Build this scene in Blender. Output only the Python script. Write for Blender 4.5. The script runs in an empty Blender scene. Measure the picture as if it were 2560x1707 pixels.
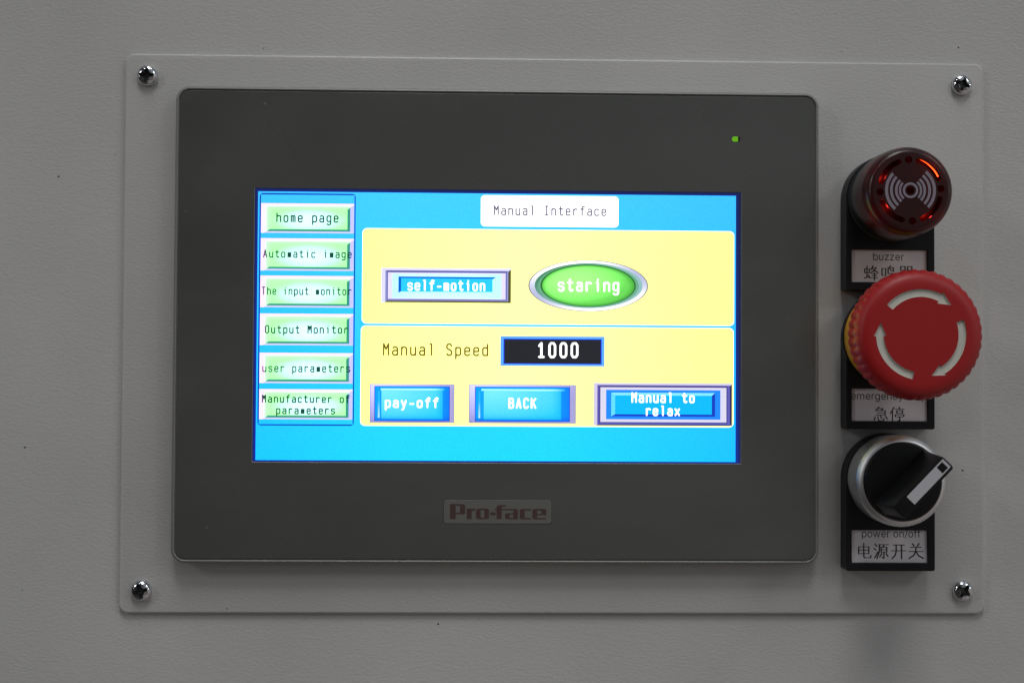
import bpy, bmesh, math, random
from mathutils import Matrix, Vector

random.seed(4)
PI = math.pi
scene = bpy.context.scene
COL = scene.collection
MM = 0.001

# ------------------------------------------------------------------ camera
cam_d = bpy.data.cameras.new("camera")
cam = bpy.data.objects.new("camera", cam_d)
COL.objects.link(cam)
cam_d.sensor_width = 36.0
cam_d.lens = 50.006
cam_d.clip_start = 0.01
cam_d.clip_end = 50.0
ROWS = [[0.9995696, -0.0058506, -0.0287461],
        [0.0065679, 0.9996678, 0.0249227],
        [0.0285907, -0.0251007, 0.999276]]


def axis(r):            # photo axes (right, down, into the wall) -> world
    return Vector((r[0], r[2], -r[1]))


right, down, fwd = axis(ROWS[0]), axis(ROWS[1]), axis(ROWS[2])
m = Matrix.Identity(4)
for i in range(3):
    m[i][0], m[i][1], m[i][2] = right[i], -down[i], -fwd[i]
m.translation = Vector((-27.9575, -462.928, -13.9528)) * MM
cam.matrix_world = m
scene.camera = cam

# ------------------------------------------------------------------ world: the dim hall in front of the panel
world = bpy.data.worlds.new("World")
scene.world = world
world.use_nodes = True
wn, wl = world.node_tree.nodes, world.node_tree.links
wn.clear()
w_out = wn.new("ShaderNodeOutputWorld")
w_bg = wn.new("ShaderNodeBackground")
w_tc = wn.new("ShaderNodeTexCoord")
w_sep = wn.new("ShaderNodeSeparateXYZ")
w_ramp = wn.new("ShaderNodeValToRGB")
w_map = wn.new("ShaderNodeMapRange")
w_map.inputs["From Min"].default_value = -1.0
w_map.inputs["From Max"].default_value = 1.0
wl.new(w_tc.outputs["Generated"], w_sep.inputs[0])
wl.new(w_sep.outputs["Z"], w_map.inputs["Value"])
wl.new(w_map.outputs[0], w_ramp.inputs[0])
wl.new(w_ramp.outputs[0], w_bg.inputs[0])
wl.new(w_bg.outputs[0], w_out.inputs[0])
cr = w_ramp.color_ramp
cr.elements[0].position = 0.0
cr.elements[0].color = (0.62, 0.54, 0.52, 1)
cr.elements[1].position = 1.0
cr.elements[1].color = (0.74, 0.84, 0.95, 1)
e = cr.elements.new(0.43); e.color = (0.88, 0.80, 0.74, 1)
e = cr.elements.new(0.50); e.color = (0.52, 0.50, 0.48, 1)
e = cr.elements.new(0.60); e.color = (0.40, 0.44, 0.45, 1)
w_bg.inputs[1].default_value = 0.20
# noise added to the surroundings to vary the reflections on the front sheet
w_nz = wn.new("ShaderNodeTexNoise")
w_nz.inputs["Scale"].default_value = 1.7
w_nz.inputs["Detail"].default_value = 3.0
w_mr = wn.new("ShaderNodeMapRange")
w_mr.inputs["From Min"].default_value = 0.35
w_mr.inputs["From Max"].default_value = 0.65
w_mr.inputs["To Min"].default_value = 0.35
w_mr.inputs["To Max"].default_value = 1.8
w_mul = wn.new("ShaderNodeVectorMath")
w_mul.operation = "SCALE"
wl.new(w_tc.outputs["Generated"], w_nz.inputs["Vector"])
wl.new(w_nz.outputs["Fac"], w_mr.inputs["Value"])
wl.new(w_ramp.outputs[0], w_mul.inputs[0])
w_mx = wn.new("ShaderNodeMapRange")          # added gradient, darker at left, to lighten the sheet's reflection at right
w_mx.inputs["From Min"].default_value = -0.25
w_mx.inputs["From Max"].default_value = 0.40
w_mx.inputs["To Min"].default_value = 0.22
w_mx.inputs["To Max"].default_value = 1.7
w_mm = wn.new("ShaderNodeMath")
w_mm.operation = "MULTIPLY"
wl.new(w_sep.outputs["X"], w_mx.inputs["Value"])
wl.new(w_mr.outputs[0], w_mm.inputs[0])
wl.new(w_mx.outputs[0], w_mm.inputs[1])
wl.new(w_mm.outputs[0], w_mul.inputs["Scale"])
wl.new(w_mul.outputs[0], w_bg.inputs[0])


# ------------------------------------------------------------------ the hall's ceiling lamps and the added glint lamps
def lamp(name, direction, dist, power, size, color, spot=None, blend=1.0, target=(0, 0, 0)):
    d = Vector(direction).normalized()
    t = Vector(target) * MM
    L = bpy.data.lights.new(name, "SPOT" if spot else "AREA")
    L.energy = power
    L.color = color
    if spot:
        L.spot_size = math.radians(spot)
        L.spot_blend = blend
        L.shadow_soft_size = size
    else:
        L.shape = "DISK"
        L.size = size
    o = bpy.data.objects.new(name, L)
    COL.objects.link(o)
    o.location = t + d * dist
    o.rotation_euler = d.to_track_quat("Z", "Y").to_euler()
    return o


lamp("bay_lamp_front", (0.02, -1.0, 1.65), 2.4, 76.0, 0.40, (1.0, 0.98, 0.945), spot=25, target=(10, 0, 50))
lamp("bay_lamp_right", (1.0, -1.0, 0.8), 2.8, 20.0, 0.25, (1.0, 0.965, 0.945), spot=22, target=(0, 0, 20))
lamp("bay_lamp_overhead", (-0.08, -1.0, 3.4), 2.6, 34.0, 0.40, (0.98, 1.0, 0.975), spot=22, target=(0, 0, 40))
lamp("bay_lamp_left", (-1.5, -1.0, 0.75), 2.8, 19.0, 0.25, (1.0, 0.98, 0.96), spot=24, target=(40, 0, 10))
for k, (lx_, lz_) in enumerate(((-1.5, 1.0), (-0.8, 1.5), (0.6, 2.2), (1.5, 1.6), (-1.9, 0.25), (1.9, 0.3), (-0.5, 2.8))):
    lamp("glint_lamp", (lx_, -1.0, lz_), 3.2, 1.9, 0.17, (0.91, 0.94, 1.0))  # extra unseen lamps, added for glints on the metal and softer shadows

vs = scene.view_settings
scene.display_settings.display_device = "sRGB"
vs.view_transform = "Standard"
vs.look = "None"
vs.exposure = 0.0
vs.gamma = 1.0
vs.use_curve_mapping = False
scene.cycles.use_denoising = True
scene.cycles.max_bounces = 10
scene.cycles.sample_clamp_indirect = 4.0


# ------------------------------------------------------------------ helpers
def lin(*rgb):
    out = []
    for c in rgb:
        c = c / 255.0
        out.append(c / 12.92 if c <= 0.04045 else ((c + 0.055) / 1.055) ** 2.4)
    return tuple(out)


def material(name, color, rough=0.5, metal=0.0, coat=0.0, spec=0.5, bump=None, emit=None, emit_strength=0.0, var=None):
    mt = bpy.data.materials.new(name)
    mt.use_nodes = True
    n, l = mt.node_tree.nodes, mt.node_tree.links
    p = n["Principled BSDF"]
    p.inputs["Base Color"].default_value = (*color, 1)
    p.inputs["Roughness"].default_value = rough
    p.inputs["Metallic"].default_value = metal
    p.inputs["Coat Weight"].default_value = coat
    p.inputs["Coat Roughness"].default_value = 0.08
    p.inputs["Specular IOR Level"].default_value = spec
    if emit:
        p.inputs["Emission Color"].default_value = (*emit, 1)
        p.inputs["Emission Strength"].default_value = emit_strength
    if bump or var:
        tc = n.new("ShaderNodeTexCoord")
    if bump:
        sc, dist, strength = bump
        nz = n.new("ShaderNodeTexNoise")
        nz.inputs["Scale"].default_value = sc
        nz.inputs["Detail"].default_value = 3.0
        bp = n.new("ShaderNodeBump")
        bp.inputs["Distance"].default_value = dist
        bp.inputs["Strength"].default_value = strength
        l.new(tc.outputs["Object"], nz.inputs["Vector"])
        l.new(nz.outputs["Fac"], bp.inputs["Height"])
        l.new(bp.outputs[0], p.inputs["Normal"])
    if var:
        sc, amt = var
        nz2 = n.new("ShaderNodeTexNoise")
        nz2.inputs["Scale"].default_value = sc
        nz2.inputs["Detail"].default_value = 4.0
        l.new(tc.outputs["Object"], nz2.inputs["Vector"])
        mr = n.new("ShaderNodeMapRange")
        mr.inputs["From Min"].default_value = 0.3
        mr.inputs["From Max"].default_value = 0.7
        mr.inputs["To Min"].default_value = max(0.02, rough - amt)
        mr.inputs["To Max"].default_value = min(1.0, rough + amt)
        l.new(nz2.outputs["Fac"], mr.inputs["Value"])
        l.new(mr.outputs[0], p.inputs["Roughness"])
    return mt


def paint_material(name, color, speck_seed):
    """powder coat: pebbled surface, a few dark dirt specks and faint stains"""
    mt = material(name, color, 0.36, spec=0.5)
    n, l = mt.node_tree.nodes, mt.node_tree.links
    p = n["Principled BSDF"]
    tc = n.new("ShaderNodeTexCoord")
    mp = n.new("ShaderNodeMapping")
    mp.inputs["Rotation"].default_value = (0, math.radians(-32), 0)
    mp.inputs["Scale"].default_value = (1.0, 1.0, 1.9)
    l.new(tc.outputs["Object"], mp.inputs["Vector"])
    nz = n.new("ShaderNodeTexNoise")
    nz.inputs["Scale"].default_value = 760.0
    nz.inputs["Detail"].default_value = 2.5
    nz.inputs["Roughness"].default_value = 0.5
    l.new(mp.outputs[0], nz.inputs["Vector"])
    bp = n.new("ShaderNodeBump")
    bp.inputs["Distance"].default_value = 0.00018
    bp.inputs["Strength"].default_value = 0.65
    l.new(nz.outputs["Fac"], bp.inputs["Height"])
    l.new(bp.outputs[0], p.inputs["Normal"])
    # specks: centres of a sparse cell pattern
    vo = n.new("ShaderNodeTexVoronoi")
    vo.inputs["Scale"].default_value = 105.0
    off = n.new("ShaderNodeMapping")
    off.inputs["Location"].default_value = (speck_seed, 0.3, speck_seed * 1.7)
    off.inputs["Scale"].default_value = (1.0, 0.0, 1.25)
    l.new(tc.outputs["Object"], off.inputs["Vector"])
    l.new(off.outputs[0], vo.inputs["Vector"])
    sep = n.new("ShaderNodeSeparateColor")
    l.new(vo.outputs["Color"], sep.inputs[0])
    lt = n.new("ShaderNodeMapRange")        # speck radius differs from cell to cell, most cells have none
    lt.inputs["From Min"].default_value = 0.62
    lt.inputs["From Max"].default_value = 1.0
    lt.inputs["To Min"].default_value = 0.0
    lt.inputs["To Max"].default_value = 0.042
    l.new(sep.outputs[0], lt.inputs["Value"])
    cmp_ = n.new("ShaderNodeMath"); cmp_.operation = "LESS_THAN"
    l.new(vo.outputs["Distance"], cmp_.inputs[0])
    l.new(lt.outputs[0], cmp_.inputs[1])
    big = n.new("ShaderNodeTexNoise")
    big.inputs["Scale"].default_value = 14.0
    big.inputs["Detail"].default_value = 5.0
    l.new(tc.outputs["Object"], big.inputs["Vector"])
    ramp = n.new("ShaderNodeMapRange")
    ramp.inputs["From Min"].default_value = 0.3
    ramp.inputs["From Max"].default_value = 0.7
    ramp.inputs["To Min"].default_value = 0.94
    ramp.inputs["To Max"].default_value = 1.05
    l.new(big.outputs["Fac"], ramp.inputs["Value"])
    mul = n.new("ShaderNodeVectorMath"); mul.operation = "SCALE"
    mul.inputs[0].default_value = color
    l.new(ramp.outputs[0], mul.inputs["Scale"])
    mix = n.new("ShaderNodeMix"); mix.data_type = "RGBA"
    l.new(cmp_.outputs[0], mix.inputs["Factor"])
    l.new(mul.outputs[0], mix.inputs["A"])
    mix.inputs["B"].default_value = (0.05, 0.045, 0.045, 1)
    l.new(mix.outputs["Result"], p.inputs["Base Color"])
    return mt


def screen_material():
    """LCD picture: each drawn element carries its own colour; fine pixel grain from the panel"""
    mt = material("lcd_picture", (0.012, 0.012, 0.014), 0.35, spec=0.35)
    n, l = mt.node_tree.nodes, mt.node_tree.links
    p = n["Principled BSDF"]
    at = n.new("ShaderNodeAttribute")
    at.attribute_name = "pixel"
    tc = n.new("ShaderNodeTexCoord")
    nz = n.new("ShaderNodeTexNoise")
    nz.inputs["Scale"].default_value = 1500.0
    nz.inputs["Detail"].default_value = 1.0
    l.new(tc.outputs["Object"], nz.inputs["Vector"])
    mr = n.new("ShaderNodeMapRange")
    mr.inputs["From Min"].default_value = 0.25
    mr.inputs["From Max"].default_value = 0.75
    mr.inputs["To Min"].default_value = 0.95
    mr.inputs["To Max"].default_value = 1.05
    l.new(nz.outputs["Fac"], mr.inputs["Value"])
    l.new(at.outputs["Color"], p.inputs["Emission Color"])
    l.new(mr.outputs[0], p.inputs["Emission Strength"])
    return mt


class MB:
    """collects polygons in millimetres (X right, Z up, h out of the wall) and links them as ONE mesh"""
    def __init__(self, ox=0.0, oz=0.0):
        self.v, self.f, self.mi, self.c = [], [], [], []
        self.ox, self.oz = ox, oz

    def vert(self, x, z, h):
        self.v.append(((x - self.ox) * MM, -h * MM, (z - self.oz) * MM))
        return len(self.v) - 1

    def face(self, ids, mi=0, cols=None):
        self.f.append(tuple(ids)); self.mi.append(mi)
        self.c.append(cols)

    def poly(self, pts, h, mi=0, col=None, cols=None):
        ids = [self.vert(x, z, h) for x, z in pts]
        self.face(ids, mi, cols if cols else ([col] * len(pts) if col else None))

    def loft(self, loops, cap0=False, cap1=True, mi=0):
        """loops: lists of (x, z, h), all of one length, counter-clockwise from the front, from back to front"""
        ids = [[self.vert(*p) for p in lp] for lp in loops]
        n = len(ids[0])
        for a, b in zip(ids[:-1], ids[1:]):
            for i in range(n):
                j = (i + 1) % n
                self.face((a[i], a[j], b[j], b[i]), mi)
        if cap1:
            self.face(ids[-1], mi)
        if cap0:
            self.face(ids[0][::-1], mi)

    def lathe(self, cx, cz, prof, seg=96, cap0=True, cap1=True, mi=0, rfun=None):
        loops = []
        for k, (r, h) in enumerate(prof):
            lp = []
            for i in range(seg):
                a = 2 * PI * i / seg
                rr = rfun(k, a, r) if rfun else r
                lp.append((cx + rr * math.cos(a), cz + rr * math.sin(a), h))
            loops.append(lp)
        self.loft(loops, cap0, cap1, mi)

    def build(self, name, mats, parent=None, smooth=None, bevel=None):
        me = bpy.data.meshes.new(name)
        me.from_pydata(self.v, [], self.f)
        for mt in (mats if isinstance(mats, (list, tuple)) else [mats]):
            me.materials.append(mt)
        me.polygons.foreach_set("material_index", self.mi)
        if any(c for c in self.c):
            at = me.attributes.new("pixel", "FLOAT_COLOR", "CORNER")
            k = 0
            for c, f in zip(self.c, self.f):
                for q in range(len(f)):
                    at.data[k].color = (*(c[q] if c else (0, 0, 0)), 1)
                    k += 1
        me.update()
        o = bpy.data.objects.new(name, me)
        COL.objects.link(o)
        if parent:
            o.parent = parent
        if smooth:
            me.polygons.foreach_set("use_smooth", [True] * len(me.polygons))
            me.set_sharp_from_angle(angle=math.radians(smooth))
        if bevel:
            b = o.modifiers.new("bevel", "BEVEL")
            b.width = bevel * MM
            b.segments = 2
            b.limit_method = "ANGLE"
            b.angle_limit = math.radians(40)
        return o


def cut(o, cutter_mb):
    """boolean difference, applied; the cutter is removed again"""
    c = cutter_mb.build("cutter", o.data.materials[0])
    mod = o.modifiers.new("cut", "BOOLEAN")
    mod.operation = "DIFFERENCE"; mod.object = c; mod.solver = "EXACT"
    par = o.parent
    c.parent = par
    bpy.context.view_layer.update()
    dg = bpy.context.evaluated_depsgraph_get()
    me = bpy.data.meshes.new_from_object(o.evaluated_get(dg))
    old = o.data
    name = old.name
    o.modifiers.remove(mod)
    o.data = me
    bpy.data.meshes.remove(old)
    me.name = name
    cm = c.data
    bpy.data.objects.remove(c)
    bpy.data.meshes.remove(cm)


def smooth_by_angle(o, deg):
    o.data.polygons.foreach_set("use_smooth", [True] * len(o.data.polygons))
    o.data.set_sharp_from_angle(angle=math.radians(deg))


def rr(x0, z0, x1, z1, r, n=8):
    pts = []
    for cx, cz, a0 in ((x1 - r, z1 - r, 0), (x0 + r, z1 - r, 90), (x0 + r, z0 + r, 180), (x1 - r, z0 + r, 270)):
        for i in range(n + 1):
            a = math.radians(a0 + 90 * i / n)
            pts.append((cx + r * math.cos(a), cz + r * math.sin(a)))
    return pts


def rr_loop(x0, z0, x1, z1, r, inset, h, n=8):
    return [(x, z, h) for x, z in rr(x0 + inset, z0 + inset, x1 - inset, z1 - inset, max(r - inset, 0.02), n)]


def thing(name, label, cat, x=0, z=0, h=0, group=None):
    o = bpy.data.objects.new(name, None)
    COL.objects.link(o)
    o.empty_display_size = 0.01
    o.location = (x * MM, -h * MM, z * MM)
    o["label"] = label
    o["category"] = cat
    if group:
        o["group"] = group
    return o


def stroke(mb, pts, w, h, mi=0, col=None, place=lambda x, z: (x, z), step=0.0004, round_ends=True, k=6):
    """flat pen line along pts; every piece lies a hair above the one before"""
    P = [place(*p) for p in pts]
    hh = h
    for (x0, z0), (x1, z1) in zip(P[:-1], P[1:]):
        L = math.hypot(x1 - x0, z1 - z0) or 1e-6
        nx, nz = -(z1 - z0) / L * w / 2, (x1 - x0) / L * w / 2
        hh += step
        mb.poly([(x0 + nx, z0 + nz), (x0 - nx, z0 - nz), (x1 - nx, z1 - nz), (x1 + nx, z1 + nz)], hh, mi, col)
    if round_ends:
        for (x, z) in P:
            hh += step
            mb.poly([(x + w / 2 * math.cos(2 * PI * i / k), z + w / 2 * math.sin(2 * PI * i / k)) for i in range(k)], hh, mi, col)
    return hh


# ------------------------------------------------------------------ materials
M = {}
M["cabinet"] = paint_material("cabinet_powder_coat", (0.55, 0.545, 0.54), 3.0)
M["plate"] = paint_material("plate_powder_coat", (0.525, 0.52, 0.512), 9.0)
M["frame"] = material("bezel_grey_plastic", (0.215, 0.22, 0.215), 0.34, bump=(900, 0.00003, 0.3))
M["sheet"] = material("dark_front_sheet", (0.087, 0.091, 0.085), 0.24, spec=1.0, bump=(1400, 0.00001, 0.25), var=(45, 0.09))
M["groove"] = material("black_groove", (0.01, 0.01, 0.01), 0.6)


def dust(mt, color, amount, scale):
    """sparse pale lint and faint wipe marks on a dark surface"""
    n, l = mt.node_tree.nodes, mt.node_tree.links
    p = n["Principled BSDF"]
    tc = n.new("ShaderNodeTexCoord")
    mp = n.new("ShaderNodeMapping")
    mp.inputs["Scale"].default_value = (1.0, 0.0, 1.3)
    vo = n.new("ShaderNodeTexVoronoi")
    vo.inputs["Scale"].default_value = scale
    l.new(tc.outputs["Object"], mp.inputs["Vector"])
    l.new(mp.outputs[0], vo.inputs["Vector"])
    sep = n.new("ShaderNodeSeparateColor")
    l.new(vo.outputs["Color"], sep.inputs[0])
    mr = n.new("ShaderNodeMapRange")
    mr.inputs["From Min"].default_value = 0.75
    mr.inputs["To Max"].default_value = 0.05
    l.new(sep.outputs[0], mr.inputs["Value"])
    lt = n.new("ShaderNodeMath"); lt.operation = "LESS_THAN"
    l.new(vo.outputs["Distance"], lt.inputs[0])
    l.new(mr.outputs[0], lt.inputs[1])
    sm = n.new("ShaderNodeTexNoise")              # wipe marks: stretched, soft
    sm.inputs["Scale"].default_value = 9.0
    sm.inputs["Detail"].default_value = 6.0
    sm.inputs["Distortion"].default_value = 1.2
    mp2 = n.new("ShaderNodeMapping")
    mp2.inputs["Rotation"].default_value = (0, math.radians(28), 0)
    mp2.inputs["Scale"].default_value = (0.6, 1.0, 2.2)
    l.new(tc.outputs["Object"], mp2.inputs["Vector"])
    l.new(mp2.outputs[0], sm.inputs["Vector"])
    rg = n.new("ShaderNodeMapRange")
    rg.inputs["From Min"].default_value = 0.35
    rg.inputs["From Max"].default_value = 0.70
    rg.inputs["To Min"].default_value = 0.93
    rg.inputs["To Max"].default_value = 1.12
    l.new(sm.outputs["Fac"], rg.inputs["Value"])
    sc = n.new("ShaderNodeVectorMath"); sc.operation = "SCALE"
    sc.inputs[0].default_value = color
    l.new(rg.outputs[0], sc.inputs["Scale"])
    mx = n.new("ShaderNodeMix"); mx.data_type = "RGBA"
    fm = n.new("ShaderNodeMath"); fm.operation = "MULTIPLY"
    fm.inputs[1].default_value = amount
    l.new(lt.outputs[0], fm.inputs[0])
    l.new(fm.outputs[0], mx.inputs["Factor"])
    l.new(sc.outputs[0], mx.inputs["A"])
    mx.inputs["B"].default_value = (0.42, 0.42, 0.40, 1)
    l.new(mx.outputs["Result"], p.inputs["Base Color"])


dust(M["sheet"], (0.087, 0.091, 0.085), 0.5, 120.0)
M["badge"] = material("badge_film", (0.150, 0.150, 0.140), 0.40)
M["badge_ink"] = material("badge_maroon_ink", (0.080, 0.046, 0.043), 0.40)
M["lcd"] = screen_material()
M["led"] = material("green_lamp", (0.05, 0.2, 0.01), 0.4, emit=lin(92, 160, 0), emit_strength=0.9)
M["zinc"] = material("zinc_plated_steel", (0.66, 0.67, 0.70), 0.12, metal=1.0, bump=(900, 0.00008, 0.6))
M["recess"] = material("recess_shade_steel", (0.10, 0.105, 0.105), 0.35, metal=0.8)  # steel darkened in colour to stand in for dark reflections
M["black"] = material("black_plastic", (0.007, 0.007, 0.010), 0.45, spec=0.3, bump=(1200, 0.00002, 0.3))
M["black_gloss"] = material("black_knob_plastic", (0.005, 0.005, 0.006), 0.36, spec=0.35)
M["collar"] = material("dark_grey_collar", (0.016, 0.019, 0.020), 0.35)
M["card"] = material("paper_card", (0.70, 0.665, 0.70), 0.5, spec=0.3)
M["ink"] = material("printing_ink", (0.012, 0.012, 0.014), 0.6)
M["red"] = material("red_plastic", (0.38, 0.006, 0.008), 0.46, bump=(1500, 0.00001, 0.3))
M["yellow"] = material("yellow_plastic", (0.90, 0.42, 0.01), 0.42)
M["arrow"] = material("arrow_paint", (0.64, 0.63, 0.57), 0.6)
M["satin"] = material("satin_metal", (0.70, 0.70, 0.71), 0.42, metal=1.0, bump=(1800, 0.00001, 0.4))
M["white"] = material("white_plastic_inlay", (0.54, 0.54, 0.58), 0.4)
M["emblem"] = material("emblem_print", (0.26, 0.22, 0.27), 0.5)
M["core"] = material("buzzer_core", (0.02, 0.003, 0.003), 0.4)
M["lamp"] = material("red_lamp", (0.3, 0.01, 0.0), 0.4, emit=(1.0, 0.06, 0.01), emit_strength=6.0)


def lens_material():
    mt = material("dark_red_lens", (0.016, 0.002, 0.003), 0.32, coat=0.12)
    n, l = mt.node_tree.nodes, mt.node_tree.links
    p = n["Principled BSDF"]
    out = n["Material Output"]
    tr = n.new("ShaderNodeBsdfTranslucent")
    tr.inputs[0].default_value = (0.75, 0.02, 0.015, 1)
    mx = n.new("ShaderNodeMixShader")
    mx.inputs[0].default_value = 0.15
    l.new(p.outputs[0], mx.inputs[1])
    l.new(tr.outputs[0], mx.inputs[2])
    l.new(mx.outputs[0], out.inputs[0])
    return mt


M["lens"] = lens_material()

# ------------------------------------------------------------------ the painted cabinet front
PLATE_T = 1.7
mb = MB()
mb.loft([[(x, z, h) for x, z in ((-420, -320), (420, -320), (420, 320), (-420, 320))] for h in (-4.6, -PLATE_T)], cap0=True)
cabinet = mb.build("cabinet_wall", M["cabinet"])
cabinet["kind"] = "structure"
cabinet["label"] = "light grey powder coated sheet metal front behind the mounting plate"

# ------------------------------------------------------------------ mounting plate
PX0, PZ0, PX1, PZ1 = -140.9, -90.5, 140.75, 90.4
mb = MB()
mb.loft([rr_loop(PX0, PZ0, PX1, PZ1, 3.0, i, h) for i, h in ((0, -PLATE_T), (0, -0.7), (0.05, -0.43), (0.2, -0.2), (0.43, -0.05), (0.7, 0.0))], cap0=True)
plate = mb.build("mounting_plate", M["plate"], smooth=50)
plate["label"] = "light grey rectangular metal plate with rounded corners carrying screen and switches"
plate["category"] = "metal plate"


# ------------------------------------------------------------------ screws
def make_screw(x, z, rot, label):
    t = thing("screw", label, "screw", x, z, 0, "screws in the corners of the mounting plate")
    mb = MB()
    prof = [(3.25, 0.0), (3.38, 0.25), (3.4, 0.8), (3.25, 1.35), (2.9, 1.85), (2.4, 2.2), (1.8, 2.42), (1.0, 2.52), (0.3, 2.55)]
    mb.lathe(0, 0, prof, 48)
    o = mb.build("head", M["zinc"], t)
    star = []                              # cross recess, tapering into the head
    for q in range(4):
        for a_, b_ in ((2.35, -0.5), (2.35, 0.5), (1.25, 0.62), (0.62, 1.25)):
            star.append((a_ * math.cos(q * PI / 2) - b_ * math.sin(q * PI / 2), a_ * math.sin(q * PI / 2) + b_ * math.cos(q * PI / 2)))
    c = MB()
    c.loft([[(a_ * k, b_ * k, h) for a_, b_ in star] for k, h in ((0.55, 0.45), (1.0, 2.3), (1.0, 3.0))], cap0=True)
    cut(o, c)
    c = MB()  # added cup lining the recess, with the darkness put into its colour
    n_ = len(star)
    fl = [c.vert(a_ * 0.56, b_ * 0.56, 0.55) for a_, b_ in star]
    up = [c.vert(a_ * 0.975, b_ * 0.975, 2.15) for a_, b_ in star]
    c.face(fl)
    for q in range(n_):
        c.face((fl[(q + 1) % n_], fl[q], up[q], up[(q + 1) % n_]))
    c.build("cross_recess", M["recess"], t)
    smooth_by_angle(o, 35)
    t.rotation_euler = (0, rot, 0)
    return t


first = make_screw(-133.5, 83.0, 0.05, "zinc plated cross head screw in the upper left corner of the grey plate")
for x, z, rot, lab in ((133.1, 83.1, 0.35, "zinc plated cross head screw in the upper right corner, above the buzzer"),
                       (-133.5, -83.1, -0.25, "zinc plated cross head screw in the lower left corner of the grey plate"),
                       (133.1, -82.7, 0.62, "zinc plated cross head screw in the lower right corner, below the selector switch")):
    s = first.copy()
    COL.objects.link(s)
    s.location = (x * MM, 0, z * MM)
    s.rotation_euler = (0, rot, 0)
    s["label"] = lab
    for ch in first.children:
        d = ch.copy()
        COL.objects.link(d)
        d.parent = s

# ------------------------------------------------------------------ touch panel
BX, BZ, BW, BH = -19.383, 2.568, 207.68, 152.46
bx0, bx1, bz0, bz1 = BX - BW / 2, BX + BW / 2, BZ - BH / 2, BZ + BH / 2
panel = thing("touch_panel", "dark grey framed touch screen panel showing a blue and yellow control page", "touch screen", BX, BZ, 0)
mb = MB(BX, BZ)
R0 = 4.6
prof = [(0, 0.02), (0, 5.3), (0.18, 5.75), (0.5, 6.05), (0.8, 6.12), (1.0, 6.0), (1.1, 5.5), (1.7, 5.45)]
mb.loft([rr_loop(bx0, bz0, bx1, bz1, R0, i, h) for i, h in prof], cap0=False, cap1=False)
mb.build("bezel_frame", M["frame"], panel, smooth=40)
mb = MB(BX, BZ)
mb.loft([rr_loop(bx0, bz0, bx1, bz1, R0, i, h) for i, h in ((1.08, 5.3), (1.3, 5.28))], cap1=False)
mb.build("frame_groove", M["groove"], panel)

# front sheet with the window for the display
LX, LZ, LW, LH = -19.605, 2.152, 154.0, 85.93
SX, SZ = LW / 800.0, LH / 480.0


def lcd(x, y):
    return (LX - LW / 2 + x * SX, LZ + LH / 2 - y * SZ)


wx0, wz1 = lcd(-6.2, -7.2)
wx1, wz0 = lcd(809.5, 484.0)
mb = MB(BX, BZ)
lo = [rr_loop(bx0, bz0, bx1, bz1, R0, i, h) for i, h in ((1.42, 5.3), (1.42, 5.85), (1.62, 6.0))]
hole = [(x, z, 6.0) for x, z in rr(wx0, wz0, wx1, wz1, 0.3)]
hole2 = [(x, z, 5.86) for x, z in rr(wx0 + 0.16, wz0 + 0.16, wx1 - 0.16, wz1 - 0.16, 0.3)]
mb.loft(lo + [hole], cap1=False)
mb.loft([hole, hole2], cap1=False, mi=1)  # window chamfer in lighter grey, standing in for the reflection along its edge
mb.build("front_sheet", [M["sheet"], M["frame"]], panel)

# LCD edge round the picture (light leaks into it from the backlight)
mb = MB(BX, BZ)
outer = [(wx0, wz0), (wx1, wz0), (wx1, wz1), (wx0, wz1)]
a, b = lcd(0, 480), lcd(800, 0)
inner = [(a[0], a[1]), (b[0], a[1]), (b[0], b[1]), (a[0], b[1])]
oc = [lin(16, 20, 64), lin(18, 26, 72), lin(14, 20, 50), lin(14, 20, 52)]
ic = [lin(10, 50, 170), lin(10, 50, 160), lin(14, 34, 110), lin(12, 40, 130)]
for i in range(4):
    j = (i + 1) % 4
    mb.poly([outer[i], outer[j], inner[j], inner[i]], 5.85, 0, cols=[oc[i], oc[j], ic[j], ic[i]])
mb.build("screen_border", M["lcd"], panel)

H0 = 5.86


def px(*rgb):
    """picture colour; channels at full drive are brighter than the exposure can hold"""
    return tuple(1.6 if c >= 250 else v for c, v in zip(rgb, lin(*rgb)))



def mixc(a, b, t):
    return tuple(p + (q - p) * t for p, q in zip(a, b))


def grid(mb, x0, y0, x1, y1, layer, fn, nx=12, ny=6):
    for i in range(nx):
        for j in range(ny):
            q = []
            for (u, v) in ((i, j + 1), (i + 1, j + 1), (i + 1, j), (i, j)):
                q.append((u / nx, v / ny))
            pts = [lcd(x0 + (x1 - x0) * u, y0 + (y1 - y0) * v) for u, v in q]
            mb.poly(pts, H0 + layer * 0.012, 0, cols=[fn(u, v) for u, v in q])


def box(mb, x0, y0, x1, y1, layer, col):
    mb.poly([lcd(x0, y1), lcd(x1, y1), lcd(x1, y0), lcd(x0, y0)], H0 + layer * 0.012, 0, col)


def pol(mb, pts, layer, col):
    P = [lcd(*p) for p in pts]
    ar = sum(P[i][0] * P[(i + 1) % len(P)][1] - P[(i + 1) % len(P)][0] * P[i][1] for i in range(len(P)))
    if ar < 0:
        P = P[::-1]
    mb.poly(P, H0 + layer * 0.012, 0, col)


def rbox(mb, x0, y0, x1, y1, r, layer, col):
    pol(mb, rr(x0, y0, x1, y1, r, 5), layer, col)


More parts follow.
